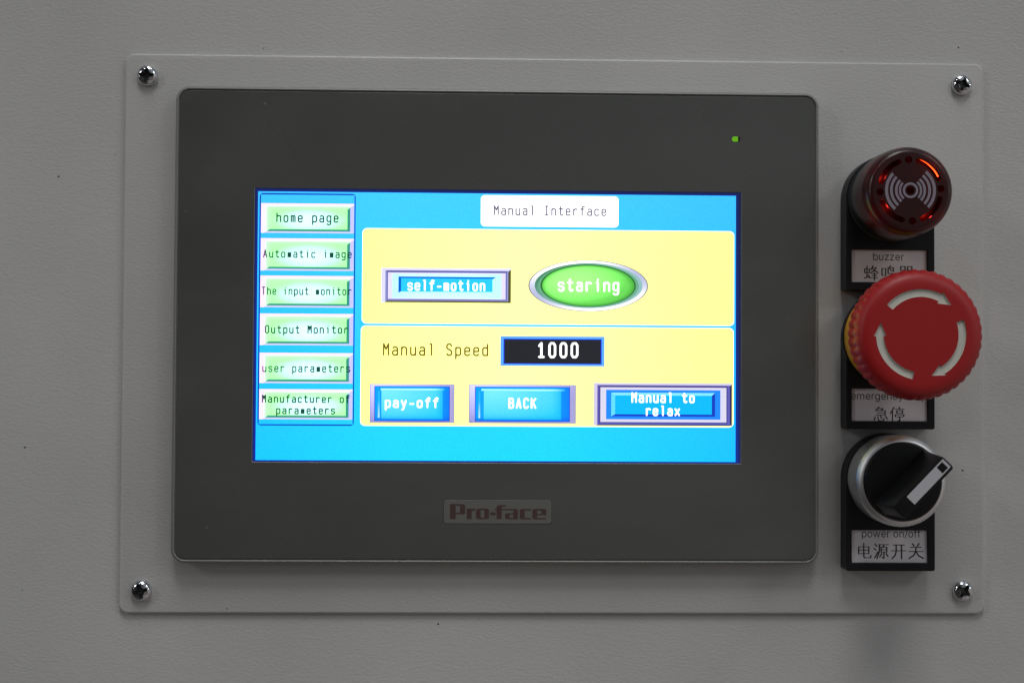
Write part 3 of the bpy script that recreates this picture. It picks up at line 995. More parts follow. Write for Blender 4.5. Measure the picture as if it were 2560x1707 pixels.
# sans letters of the printed cards: advance, points and triangles in thousandths
SANS = {'b':(424,[(229,-8),(208,-7),(189,-3),(172,4),(159,12),(147,21),(138,31),(130,41),(123,50),(118,59),(112,59),(112,0),(53,0),(53,509),(114,509),(114,319),(118,319),(123,327),(130,336),(137,346),(147,355),(158,364),(171,373),(188,379),(207,383),(229,384),(259,382),(287,374),(313,361),(335,342),(354,320),(370,293),(381,261),(388,227),(390,189),(388,151),(381,116),(370,84),(355,57),(336,34),(313,16),(288,3),(260,-6),(220,47),(242,49),(262,55),(279,66),(294,80),(306,97),(316,117),(323,139),(327,163),(328,189),(327,215),(323,239),(316,261),(307,281),(295,298),(280,311),(262,322),(243,328),(220,330),(198,328),(178,322),(161,312),(147,299),(134,282),(125,263),(118,241),(114,216),(113,189),(114,162),(118,138),(125,115),(135,95),(147,78),(162,65),(179,55),(198,49)],[(12,14,13),(12,15,14),(24,26,25),(23,26,24),(23,27,26),(22,27,23),(22,28,27),(21,28,22),(20,28,21),(20,29,28),(19,29,20),(18,29,19),(18,61,29),(61,30,29),(17,61,18),(17,62,61),(60,30,61),(17,63,62),(59,30,60),(16,63,17),(16,64,63),(58,30,59),(58,31,30),(12,16,15),(12,68,16),(68,67,16),(67,66,16),(66,65,16),(65,64,16),(57,31,58),(56,31,57),(56,32,31),(55,32,56),(55,33,32),(54,33,55),(12,69,68),(53,33,54),(53,34,33),(12,70,69),(52,34,53),(12,71,70),(51,34,52),(51,35,34),(50,35,51),(12,72,71),(50,36,35),(49,36,50),(12,73,72),(48,36,49),(48,37,36),(12,74,73),(47,37,48),(12,10,74),(10,75,74),(47,38,37),(46,38,47),(10,76,75),(45,38,46),(10,9,76),(9,77,76),(12,11,10),(8,77,9),(45,39,38),(44,39,45),(8,78,77),(7,78,8),(43,39,44),(7,43,78),(7,39,43),(6,39,7),(6,40,39),(5,40,6),(4,40,5),(4,41,40),(3,41,4),(2,41,3),(2,42,41),(1,42,2),(1,0,42)]),
'u':(410,[(182,-5),(158,-3),(135,2),(115,11),(97,23),(82,39),(69,59),(60,82),(54,109),(53,139),(53,379),(114,379),(114,144),(116,117),(124,94),(137,75),(154,61),(175,53),(200,50),(218,51),(234,55),(249,62),(263,71),(274,83),(283,97),(290,113),(295,132),(296,153),(296,379),(357,379),(357,0),(298,0),(298,92),(307,92),(294,60),(277,35),(257,17),(234,5),(209,-3)],[(9,11,10),(9,12,11),(27,29,28),(27,30,29),(26,30,27),(9,13,12),(8,13,9),(25,33,26),(33,30,26),(8,14,13),(24,33,25),(7,14,8),(23,32,24),(32,33,24),(7,15,14),(23,34,32),(34,31,32),(34,30,33),(22,34,23),(6,15,7),(6,16,15),(21,34,22),(20,34,21),(6,17,16),(20,35,34),(31,30,34),(5,17,6),(19,35,20),(5,18,17),(18,35,19),(5,35,18),(4,35,5),(4,36,35),(3,36,4),(3,37,36),(2,37,3),(2,38,37),(1,38,2),(1,0,38)]),
'z':(380,[(42,0),(42,46),(254,320),(254,323),(48,323),(48,379),(333,379),(333,331),(126,60),(126,56),(339,56),(339,0)],[(4,6,5),(4,7,6),(4,3,7),(3,2,7),(2,8,7),(1,8,2),(1,9,8),(1,10,9),(1,11,10),(0,11,1)]),
'e':(404,[(212,-8),(177,-5),(145,3),(117,16),(92,35),(72,58),(56,85),(44,116),(37,150),(34,187),(36,224),(44,258),(55,290),(71,317),(91,340),(115,359),(142,373),(172,382),(205,384),(226,383),(246,380),(266,374),(285,366),(303,355),(319,341),(334,324),(347,305),(357,282),(365,256),(370,227),(371,194),(371,169),(75,169),(75,221),(338,221),(310,202),(308,226),(304,248),(298,269),(288,286),(277,301),(263,314),(246,323),(227,328),(205,330),(183,328),(164,323),(146,313),(131,301),(119,286),(109,270),(102,251),(97,231),(96,211),(96,178),(98,151),(102,127),(110,106),(121,88),(135,73),(151,61),(169,53),(190,48),(212,46),(227,47),(241,49),(254,53),(265,58),(276,65),(285,73),(294,82),(300,93),(306,105),(365,91),(358,72),(348,55),(335,39),(320,26),(302,14),(283,4),(261,-3),(237,-7)],[(17,19,18),(17,20,19),(16,20,17),(16,21,20),(16,22,21),(15,22,16),(15,23,22),(14,23,15),(14,24,23),(14,25,24),(13,45,14),(45,44,14),(44,25,14),(43,25,44),(42,25,43),(13,46,45),(42,26,25),(41,26,42),(13,47,46),(12,47,13),(40,26,41),(12,48,47),(40,27,26),(39,27,40),(12,49,48),(11,49,12),(11,50,49),(38,27,39),(38,28,27),(11,51,50),(37,28,38),(10,51,11),(37,29,28),(10,52,51),(36,29,37),(10,33,52),(33,53,52),(36,34,29),(34,30,29),(35,34,36),(9,33,10),(9,32,33),(53,34,33),(53,30,34),(54,30,53),(54,31,30),(8,32,9),(55,31,54),(8,31,32),(8,55,31),(8,56,55),(7,56,8),(7,57,56),(6,57,7),(6,58,57),(71,73,72),(70,73,71),(70,74,73),(6,59,58),(5,59,6),(69,74,70),(5,60,59),(68,74,69),(68,75,74),(67,75,68),(5,61,60),(66,75,67),(4,61,5),(66,76,75),(4,62,61),(65,76,66),(64,76,65),(4,63,62),(63,76,64),(4,76,63),(4,77,76),(3,77,4),(3,78,77),(2,78,3),(2,79,78),(2,80,79),(1,80,2),(1,81,80),(0,81,1)]),
'r':(259,[(53,0),(53,379),(112,379),(112,321),(115,321),(124,339),(137,354),(152,367),(171,377),(191,383),(213,385),(218,385),(223,385),(229,384),(235,384),(240,384),(243,384),(243,322),(241,323),(236,324),(230,324),(223,325),(215,326),(207,326),(190,324),(174,321),(159,315),(146,306),(135,296),(126,284),(119,269),(115,254),(114,237),(114,0)],[(9,11,10),(9,12,11),(9,13,12),(9,14,13),(9,15,14),(9,16,15),(9,17,16),(8,17,9),(0,2,1),(0,3,2),(7,17,8),(6,17,7),(5,19,6),(19,18,6),(18,17,6),(4,23,5),(23,22,5),(22,21,5),(21,20,5),(20,19,5),(4,24,23),(4,25,24),(0,4,3),(0,31,4),(31,30,4),(30,29,4),(29,28,4),(28,27,4),(27,26,4),(26,25,4),(0,32,31),(0,33,32)]),
'm':(610,[(53,0),(53,379),(112,379),(112,295),(108,295),(114,314),(122,331),(132,346),(144,358),(158,368),(172,376),(187,382),(203,385),(219,386),(245,383),(268,375),(287,361),(303,342),(314,320),(321,295),(312,295),(318,312),(326,329),(337,343),(350,356),(364,366),(381,375),(398,381),(417,385),(437,386),(458,385),(478,380),(497,372),(514,361),(529,346),(541,328),(550,307),(555,283),(557,255),(557,0),(496,0),(496,254),(493,279),(485,298),(473,313),(456,323),(438,329),(419,330),(402,329),(387,326),(374,320),(363,312),(353,302),(345,290),(340,277),(336,263),(335,247),(335,0),(274,0),(274,260),(272,280),(265,297),(253,311),(238,322),(220,328),(199,330),(185,329),(171,326),(158,320),(145,312),(135,302),(126,289),(119,274),(115,257),(114,238),(114,0)],[(12,14,13),(28,30,29),(11,14,12),(27,30,28),(27,31,30),(11,15,14),(10,15,11),(26,31,27),(26,32,31),(0,2,1),(0,4,2),(4,3,2),(9,15,10),(25,32,26),(9,16,15),(25,33,32),(8,16,9),(24,33,25),(8,17,16),(24,34,33),(7,17,8),(23,34,24),(23,35,34),(6,17,7),(22,47,23),(47,35,23),(6,65,17),(65,18,17),(5,66,6),(66,65,6),(64,18,65),(22,48,47),(46,35,47),(5,67,66),(22,49,48),(21,49,22),(45,35,46),(45,36,35),(63,18,64),(5,68,67),(21,50,49),(44,36,45),(62,18,63),(5,69,68),(62,19,18),(21,51,50),(4,69,5),(43,36,44),(20,51,21),(4,70,69),(20,52,51),(61,19,62),(43,37,36),(20,53,52),(4,71,70),(42,37,43),(60,20,61),(20,19,61),(0,72,4),(72,71,4),(60,53,20),(60,54,53),(42,38,37),(59,54,60),(41,38,42),(59,55,54),(0,73,72),(59,56,55),(58,56,59),(0,74,73),(41,39,38),(40,39,41),(58,57,56),(0,75,74)]),
'g':(425,[(207,-151),(180,-149),(156,-146),(134,-140),(114,-132),(97,-122),(82,-110),(70,-97),(59,-84),(51,-69),(101,-41),(107,-49),(114,-57),(122,-66),(131,-74),(142,-82),(154,-88),(169,-93),(187,-96),(207,-97),(236,-95),(261,-87),(282,-75),(298,-58),(308,-34),(311,-6),(311,68),(306,68),(301,60),(294,51),(287,41),(277,32),(266,23),(252,16),(236,10),(217,6),(195,5),(165,7),(138,14),(113,27),(90,43),(71,65),(55,90),(43,120),(36,154),(34,191),(36,229),(43,263),(55,293),(71,320),(90,342),(112,361),(138,374),(166,382),(196,384),(218,383),(237,379),(253,373),(267,365),(279,356),(288,346),(296,336),(302,327),(308,319),(313,319),(313,379),(372,379),(372,-9),(370,-40),(363,-67),(350,-90),(334,-109),(314,-124),(291,-136),(265,-144),(237,-149),(205,59),(227,61),(246,66),(264,75),(278,87),(290,103),(300,121),(307,142),(311,166),(312,193),(311,219),(307,242),(300,264),(291,283),(279,299),(264,312),(247,322),(227,328),(205,330),(182,328),(163,322),(145,312),(130,298),(118,282),(109,262),(102,241),(98,218),(96,193),(98,167),(102,144),(109,123),(118,104),(131,88),(145,76),(163,66),(183,61)],[(53,55,54),(53,56,55),(52,56,53),(64,66,65),(64,67,66),(52,57,56),(51,57,52),(51,58,57),(51,59,58),(50,59,51),(50,60,59),(50,61,60),(49,94,50),(94,61,50),(94,62,61),(49,95,94),(93,62,94),(92,62,93),(49,96,95),(92,63,62),(91,63,92),(49,97,96),(48,97,49),(91,64,63),(91,90,64),(90,89,64),(89,88,64),(88,87,64),(87,67,64),(48,98,97),(48,99,98),(47,99,48),(47,100,99),(46,100,47),(46,101,100),(86,67,87),(46,102,101),(45,102,46),(85,67,86),(45,103,102),(45,104,103),(84,67,85),(44,104,45),(44,105,104),(83,67,84),(43,105,44),(43,106,105),(82,67,83),(43,107,106),(81,67,82),(42,107,43),(42,108,107),(80,26,81),(26,67,81),(41,108,42),(41,109,108),(79,26,80),(41,110,109),(78,27,79),(27,26,79),(78,28,27),(25,67,26),(41,111,110),(77,28,78),(40,111,41),(40,76,111),(76,28,77),(76,29,28),(40,29,76),(40,30,29),(39,30,40),(39,31,30),(39,32,31),(38,32,39),(38,33,32),(38,34,33),(37,34,38),(37,35,34),(36,35,37),(24,67,25),(24,68,67),(23,68,24),(23,69,68),(9,11,10),(9,12,11),(9,13,12),(22,69,23),(9,14,13),(22,70,69),(8,14,9),(8,15,14),(21,70,22),(8,16,15),(7,16,8),(20,70,21),(7,17,16),(20,71,70),(7,18,17),(19,71,20),(7,19,18),(7,71,19),(6,71,7),(6,72,71),(5,72,6),(4,72,5),(4,73,72),(3,73,4),(3,74,73),(2,74,3),(2,75,74),(1,75,2),(1,0,75)]),
'n':(410,[(114,227),(114,0),(53,0),(53,379),(112,379),(112,287),(102,287),(116,319),(132,344),(152,362),(175,374),(200,382),(227,384),(252,383),(275,377),(295,369),(313,356),(328,340),(341,321),(350,298),(355,271),(357,240),(357,0),(296,0),(296,235),(293,263),(286,286),(273,304),(256,318),(235,326),(210,329),(192,328),(176,324),(161,317),(147,308),(136,297),(126,283),(119,266),(115,248)],[(11,13,12),(11,14,13),(10,14,11),(2,4,3),(2,6,4),(6,5,4),(10,15,14),(9,15,10),(9,16,15),(8,16,9),(8,17,16),(7,31,8),(31,17,8),(31,30,17),(30,18,17),(29,18,30),(7,32,31),(28,18,29),(7,33,32),(28,19,18),(6,33,7),(27,19,28),(6,34,33),(6,35,34),(26,19,27),(26,20,19),(6,36,35),(2,37,6),(37,36,6),(25,20,26),(25,21,20),(2,38,37),(24,21,25),(2,0,38),(24,22,21),(23,22,24),(2,1,0)]),
'c':(396,[(207,-8),(174,-5),(144,3),(117,16),(93,35),(72,58),(56,85),(44,116),(37,150),(34,187),(37,225),(44,260),(56,291),(72,318),(93,341),(117,360),(144,374),(174,382),(207,384),(226,384),(243,381),(260,377),(276,371),(291,364),(305,356),(318,346),(330,335),(340,322),(349,308),(356,293),(362,277),(303,262),(300,272),(295,281),(290,289),(284,297),(278,304),(270,311),(261,316),(252,321),(242,325),(231,328),(220,329),(207,330),(184,328),(163,321),(145,310),(130,296),(118,278),(108,258),(102,236),(98,212),(96,187),(98,163),(102,139),(108,117),(118,97),(130,80),(145,66),(163,55),(184,49),(207,46),(220,47),(232,49),(243,52),(253,55),(262,60),(271,66),(279,73),(285,80),(292,89),(297,98),(301,107),(304,117),(363,102),(357,86),(350,70),(341,56),(331,43),(319,32),(306,21),(292,12),(277,5),(261,-1),(244,-5),(226,-7)],[(17,19,18),(17,20,19),(16,20,17),(16,21,20),(16,22,21),(15,22,16),(15,23,22),(15,24,23),(14,24,15),(14,25,24),(14,26,25),(13,43,14),(43,26,14),(43,42,26),(42,27,26),(13,44,43),(41,27,42),(13,45,44),(40,27,41),(39,27,40),(39,28,27),(13,46,45),(38,28,39),(12,46,13),(37,28,38),(36,28,37),(12,47,46),(36,29,28),(35,29,36),(34,29,35),(12,48,47),(34,30,29),(11,48,12),(33,30,34),(32,30,33),(11,49,48),(32,31,30),(10,49,11),(10,50,49),(10,51,50),(9,51,10),(9,52,51),(8,52,9),(8,53,52),(8,54,53),(7,54,8),(7,55,54),(7,56,55),(72,74,73),(6,56,7),(71,74,72),(71,75,74),(70,75,71),(6,57,56),(69,75,70),(69,76,75),(5,57,6),(5,58,57),(68,76,69),(67,76,68),(67,77,76),(66,77,67),(5,59,58),(65,77,66),(4,59,5),(65,78,77),(64,78,65),(4,60,59),(63,78,64),(62,78,63),(4,61,60),(61,78,62),(4,78,61),(4,79,78),(3,79,4),(3,80,79),(3,81,80),(2,81,3),(2,82,81),(2,83,82),(1,83,2),(1,84,83),(1,85,84),(0,85,1)]),
'y':(389,[(47,-139),(61,-86),(71,-87),(83,-89),(94,-90),(104,-89),(113,-86),(122,-81),(130,-74),(138,-64),(145,-51),(151,-36),(163,-1),(17,379),(84,379),(165,155),(173,132),(180,109),(187,87),(193,64),(199,42),(206,21),(184,21),(190,42),(196,64),(202,87),(209,110),(216,132),(224,155),(305,379),(371,379),(204,-58),(196,-77),(187,-93),(177,-107),(165,-119),(153,-128),(139,-136),(125,-141),(109,-144),(91,-145),(82,-145),(73,-144),(65,-143),(57,-142),(52,-140)],[(12,14,13),(12,15,14),(28,30,29),(28,31,30),(12,16,15),(27,31,28),(26,31,27),(12,17,16),(25,21,26),(21,31,26),(12,18,17),(24,21,25),(12,19,18),(23,20,24),(20,21,24),(12,23,19),(23,20,19),(12,22,23),(12,21,22),(12,31,21),(11,31,12),(10,31,11),(9,31,10),(9,32,31),(8,32,9),(7,32,8),(7,33,32),(6,33,7),(0,2,1),(5,33,6),(0,3,2),(4,33,5),(0,4,3),(0,33,4),(0,34,33),(0,35,34),(0,36,35),(0,37,36),(0,38,37),(45,38,0),(44,38,45),(44,39,38),(43,39,44),(42,39,43),(42,40,39),(41,40,42)]),
's':(365,[(182,-8),(157,-7),(133,-3),(112,3),(93,12),(76,24),(62,38),(50,54),(41,73),(36,94),(94,107),(101,87),(111,72),(124,60),(141,52),(160,47),(181,45),(206,47),(227,53),(244,62),(258,74),(265,88),(268,103),(266,115),(262,126),(254,136),(243,144),(229,150),(212,155),(149,170),(118,180),(92,192),(72,208),(58,227),(50,249),(47,274),(49,295),(55,314),(65,332),(79,347),(95,360),(115,370),(137,378),(161,383),(187,384),(212,383),(234,379),(254,372),(271,363),(286,352),(299,339),(309,324),(318,308),(324,290),(268,277),(262,291),(254,304),(243,316),(228,325),(210,331),(187,333),(166,331),(147,326),(131,317),(119,305),(111,292),(109,277),(110,264),(115,253),(124,243),(136,235),(152,229),(172,223),(229,209),(261,200),(287,187),(306,171),(320,153),(328,131),(331,107),(329,85),(323,65),(312,47),(298,31),(281,18),(260,6),(236,-2),(210,-7)],[(43,45,44),(43,46,45),(42,46,43),(42,47,46),(41,47,42),(41,48,47),(40,48,41),(40,49,48),(39,49,40),(39,50,49),(38,50,39),(38,60,50),(60,51,50),(38,61,60),(59,51,60),(37,61,38),(37,62,61),(58,51,59),(37,63,62),(57,51,58),(57,52,51),(37,64,63),(56,52,57),(36,64,37),(56,53,52),(36,65,64),(55,53,56),(35,65,36),(35,66,65),(54,53,55),(35,67,66),(34,67,35),(34,68,67),(34,69,68),(33,69,34),(33,70,69),(33,71,70),(33,72,71),(32,72,33),(32,73,72),(32,74,73),(31,74,32),(31,75,74),(30,75,31),(30,76,75),(29,76,30),(29,77,76),(28,77,29),(27,77,28),(27,78,77),(26,78,27),(25,78,26),(24,78,25),(24,79,78),(23,79,24),(22,79,23),(9,11,10),(22,80,79),(21,80,22),(8,11,9),(20,80,21),(8,12,11),(20,81,80),(19,81,20),(7,12,8),(7,13,12),(19,82,81),(18,82,19),(7,14,13),(6,14,7),(17,82,18),(6,15,14),(16,82,17),(16,83,82),(6,16,15),(6,83,16),(5,83,6),(5,84,83),(4,84,5),(4,85,84),(3,85,4),(3,86,85),(2,86,3),(2,87,86),(1,87,2),(1,0,87)]),
't':(227,[(204,379),(204,327),(6,327),(6,379),(65,471),(126,471),(126,98),(127,83),(130,70),(136,61),(144,55),(156,51),(170,50),(175,50),(180,50),(185,51),(191,52),(197,53),(202,54),(213,2),(207,0),(200,-2),(192,-3),(184,-3),(176,-4),(168,-4),(138,-1),(113,7),(92,21),(77,41),(68,64),(65,93)],[(31,5,4),(31,6,5),(2,0,3),(2,1,0),(31,7,6),(30,7,31),(30,8,7),(30,9,8),(29,9,30),(29,10,9),(29,11,10),(17,19,18),(16,19,17),(15,19,16),(29,12,11),(14,19,15),(13,19,14),(12,19,13),(29,19,12),(28,19,29),(27,19,28),(26,19,27),(26,20,19),(26,21,20),(25,21,26),(25,22,21),(25,23,22),(25,24,23)]),
'o':(415,[(207,-8),(174,-5),(144,3),(117,16),(93,35),(72,58),(56,85),(44,116),(37,150),(34,187),(37,225),(44,260),(56,291),(72,318),(93,341),(117,360),(144,374),(174,382),(207,384),(241,382),(271,374),(299,360),(323,341),(343,318),(359,291),(371,260),(379,225),(381,187),(379,150),(371,116),(359,85),(343,58),(323,35),(299,16),(271,3),(241,-5),(207,46),(231,49),(252,55),(270,66),(285,80),(298,97),(307,117),(314,139),(318,163),(319,187),(318,212),(314,236),(307,258),(298,278),(285,296),(270,310),(252,321),(231,328),(207,330),(184,328),(163,321),(145,310),(130,296),(118,278),(108,258),(102,236),(98,212),(96,187),(98,163),(102,139),(108,117),(118,97),(130,80),(145,66),(163,55),(184,49)],[(17,19,18),(16,19,17),(16,20,19),(15,20,16),(15,21,20),(14,21,15),(14,22,21),(13,22,14),(13,54,22),(54,23,22),(13,55,54),(53,23,54),(13,56,55),(52,23,53),(13,57,56),(51,23,52),(12,57,13),(51,24,23),(12,58,57),(50,24,51),(12,59,58),(49,24,50),(11,59,12),(49,25,24),(11,60,59),(48,25,49),(10,60,11),(48,26,25),(10,61,60),(47,26,48),(10,62,61),(46,26,47),(46,27,26),(9,62,10),(9,63,62),(45,27,46),(8,63,9),(8,64,63),(44,27,45),(44,28,27),(8,65,64),(43,28,44),(43,29,28),(7,65,8),(7,66,65),(42,29,43),(7,67,66),(41,29,42),(6,67,7),(41,30,29),(6,68,67),(40,30,41),(5,68,6),(40,31,30),(5,69,68),(39,31,40),(5,70,69),(38,31,39),(4,70,5),(38,32,31),(4,71,70),(37,32,38),(4,36,71),(36,32,37),(4,32,36),(3,32,4),(3,33,32),(2,33,3),(2,34,33),(1,34,2),(1,35,34),(0,35,1)]),
'p':(424,[(53,-143),(53,379),(112,379),(112,319),(118,319),(123,327),(130,336),(137,346),(147,355),(158,364),(171,373),(188,379),(207,383),(229,384),(259,382),(287,374),(313,361),(335,342),(354,320),(370,293),(381,261),(388,227),(390,189),(388,151),(381,116),(370,84),(355,57),(336,34),(313,16),(288,3),(260,-6),(229,-8),(208,-7),(189,-3),(173,4),(159,12),(147,21),(138,31),(130,41),(124,50),(118,59),(114,59),(114,-143),(220,47),(242,49),(262,55),(279,66),(294,80),(306,97),(316,117),(323,139),(327,163),(328,189),(327,215),(323,239),(316,261),(307,281),(295,298),(280,311),(262,322),(243,328),(220,330),(198,328),(178,322),(161,312),(147,299),(134,282),(125,263),(118,241),(114,216),(113,189),(114,162),(118,138),(125,115),(135,95),(147,78),(162,65),(179,55),(198,49)],[(12,14,13),(11,14,12),(11,15,14),(0,2,1),(0,3,2),(10,15,11),(10,16,15),(9,16,10),(8,16,9),(8,17,16),(7,17,8),(6,17,7),(6,61,17),(61,18,17),(5,61,6),(5,62,61),(60,18,61),(5,63,62),(59,18,60),(4,63,5),(4,64,63),(58,18,59),(58,19,18),(0,4,3),(0,68,4),(68,67,4),(67,66,4),(66,65,4),(65,64,4),(57,19,58),(56,19,57),(56,20,19),(55,20,56),(55,21,20),(54,21,55),(0,69,68),(53,21,54),(53,22,21),(0,70,69),(52,22,53),(0,71,70),(51,22,52),(51,23,22),(50,23,51),(0,72,71),(50,24,23),(49,24,50),(0,73,72),(48,24,49),(48,25,24),(0,41,73),(41,74,73),(47,25,48),(41,75,74),(47,26,25),(46,26,47),(41,76,75),(45,26,46),(41,40,76),(40,77,76),(0,42,41),(39,77,40),(45,27,26),(44,27,45),(39,78,77),(38,78,39),(43,27,44),(38,43,78),(38,27,43),(37,27,38),(37,28,27),(36,28,37),(35,28,36),(35,29,28),(34,29,35),(33,29,34),(33,30,29),(32,30,33),(32,31,30)]),
'w':(567,[(138,0),(23,379),(87,379),(133,214),(140,190),(147,164),(154,137),(161,107),(168,75),(175,41),(165,41),(172,74),(179,105),(186,135),(192,163),(199,189),(206,214),(252,379),(316,379),(362,214),(368,189),(375,163),(382,136),(388,106),(395,75),(402,41),(391,41),(399,75),(406,106),(413,135),(420,163),(427,189),(434,214),(480,379),(545,379),(429,0),(368,0),(319,172),(314,189),(309,207),(305,225),(300,243),(295,262),(291,280),(286,299),(281,318),(277,338),(291,338),(286,319),(281,299),(277,280),(272,262),(267,243),(263,225),(258,207),(253,189),(248,172),(199,0)],[(0,2,1),(0,3,2),(16,46,17),(46,18,17),(46,47,18),(47,19,18),(32,34,33),(32,35,34),(16,45,46),(48,19,47),(49,44,48),(44,19,48),(16,49,45),(49,44,45),(16,50,49),(43,19,44),(16,51,50),(42,19,43),(16,52,51),(41,19,42),(40,19,41),(16,53,52),(39,19,40),(16,54,53),(0,4,3),(15,54,16),(39,20,19),(31,35,32),(38,20,39),(15,55,54),(0,5,4),(37,20,38),(37,21,20),(30,35,31),(15,56,55),(14,56,15),(14,57,56),(36,21,37),(0,6,5),(36,22,21),(29,35,30),(13,57,14),(0,7,6),(36,23,22),(28,35,29),(12,57,13),(0,8,7),(36,24,23),(27,35,28),(11,57,12),(0,10,8),(10,9,8),(36,26,24),(26,25,24),(26,35,27),(10,57,11),(0,57,10),(36,35,26)]),
'f':(254,[(228,379),(228,327),(6,327),(6,379),(81,0),(81,432),(82,452),(87,470),(96,486),(107,499),(120,510),(135,519),(152,525),(169,529),(187,530),(201,530),(212,529),(222,527),(231,525),(238,523),(243,521),(227,468),(224,470),(220,471),(215,472),(209,473),(202,474),(195,474),(178,472),(164,468),(154,460),(147,449),(143,435),(142,419),(142,0)],[(13,15,14),(13,16,15),(12,16,13),(12,17,16),(12,18,17),(11,18,12),(11,19,18),(11,20,19),(11,21,20),(10,21,11),(9,23,10),(23,22,10),(22,21,10),(8,25,9),(25,24,9),(24,23,9),(7,27,8),(27,26,8),(26,25,8),(7,28,27),(7,29,28),(6,29,7),(6,30,29),(6,31,30),(5,31,6),(5,32,31),(5,33,32),(4,33,5),(4,34,33),(2,0,3),(2,1,0)]),
'/':(249,[(235,533),(71,-76),(14,-76),(178,533)],[(2,0,3),(2,1,0)])}


def text_mesh(mb, body, x0, x1, base, h, mi, cap_h, clip=None):
    """flat ink letters running from x0 to x1"""
    total = sum(220 if ch == ' ' else SANS[ch][0] for ch in body)
    sx, sz = (x1 - x0) / total, cap_h / 515.0
    x = x0
    for ch in body:
        if ch == ' ':
            x += 220 * sx
            continue
        adv, V, F = SANS[ch]
        for f in F:
            pts = [(x + V[i][0] * sx, base + V[i][1] * sz) for i in f]
            if clip:
                pts = [(min(max(q[0], clip[0]), clip[1]), min(q[1], clip[2])) for q in pts]
            ar = sum(pts[i][0] * pts[(i + 1) % len(pts)][1] - pts[(i + 1) % len(pts)][0] * pts[i][1] for i in range(len(pts)))
            if abs(ar) > 1e-7:
                mb.poly(pts if ar > 0 else pts[::-1], h, mi)
        x += adv * sx


HOLD_H = 7.4
CARD = (-12.55, 12.05, -27.0, -16.55)      # x0, x1, z0, z1 from the button axis


def make_holder(parent):
    """round-topped black legend holder with a window for the card"""
    mb = MB()
    hw, zb = 14.4, -29.6
    pts = [(hw * math.cos(a), hw * math.sin(a)) for a in [PI * i / 40 for i in range(41)]]
    pts += [(-hw, zb + 0.5), (-hw + 0.5, zb), (hw - 0.5, zb), (hw, zb + 0.5)]
    mb.loft([[(x, z, h) for x, z in pts] for h in (0.02, HOLD_H)], cap0=True)
    o = mb.build("legend_holder", M["black"], parent)
    c = MB()
    c.loft([[(x, z, h) for x, z in ((CARD[0], CARD[2]), (CARD[1], CARD[2]), (CARD[1], CARD[3]), (CARD[0], CARD[3]))] for h in (HOLD_H - 1.1, HOLD_H + 2)], cap0=True)
    cut(o, c)
    b = o.modifiers.new("bevel", "BEVEL")
    b.width = 0.25 * MM; b.segments = 2; b.limit_method = "ANGLE"; b.angle_limit = math.radians(50)
    return o


def make_card(parent, latin, hz, zoff):
    mb = MB()
    x0, x1, z0, z1 = CARD[0] + 0.03, CARD[1] - 0.03, CARD[2] + 0.03, CARD[3] - 0.03
    hc = HOLD_H - 0.85
    mb.loft([[(x, z, h) for x, z in ((x0, z0), (x1, z0), (x1, z1), (x0, z1))] for h in (HOLD_H - 1.05, hc)], cap0=True)
    for body, a, b, base, cap in latin:
        text_mesh(mb, body, a - AX, b - AX, base - zoff, hc + 0.012, 1, cap, clip=(x0 + 0.05, x1 - 0.05, z1 - 0.05))
    for chars, x, z_top, size, pitch in hz:
        hh = hc + 0.014
        for k, ch in enumerate(chars):
            hh = hanzi(mb, ch, x - AX + k * pitch, z_top - zoff, size, hh, 1)
    return mb.build("legend_card", [M["card"], M["ink"]], parent)


# ---- buzzer
bz = thing("buzzer", "round dark red warning buzzer with sound wave emblem on a black label holder", "buzzer", AX, AZ["buzzer"], 0)
holder = make_holder(bz)
make_card(holder, [("buzzer", 101.72, 112.1, 24.55, 2.5)], [("蜂鸣器", 98.8, 23.0, 5.0, 5.75)], AZ["buzzer"])
mb = MB()
mb.lathe(0, 0, [(13.9, HOLD_H - 0.3), (13.9, HOLD_H + 0.6), (13.55, HOLD_H + 1.0), (13.55, 15.6), (10, 15.7)], 80)
mb.build("collar", M["collar"], bz, smooth=40)
mb = MB()
outer_p = [(14.1, 15.3), (14.25, 15.6), (14.2, 17.0), (14.0, 23.6), (13.85, 25.4), (13.5, 26.8), (12.9, 27.75), (12.2, 28.25), (11.6, 28.4), (0.5, 28.4)]
inner_p = [(0.5, 26.9), (11.2, 26.9), (12.2, 26.0), (12.6, 24.0), (12.8, 15.5)]
mb.lathe(0, 0, outer_p, 96, cap0=False, cap1=True)
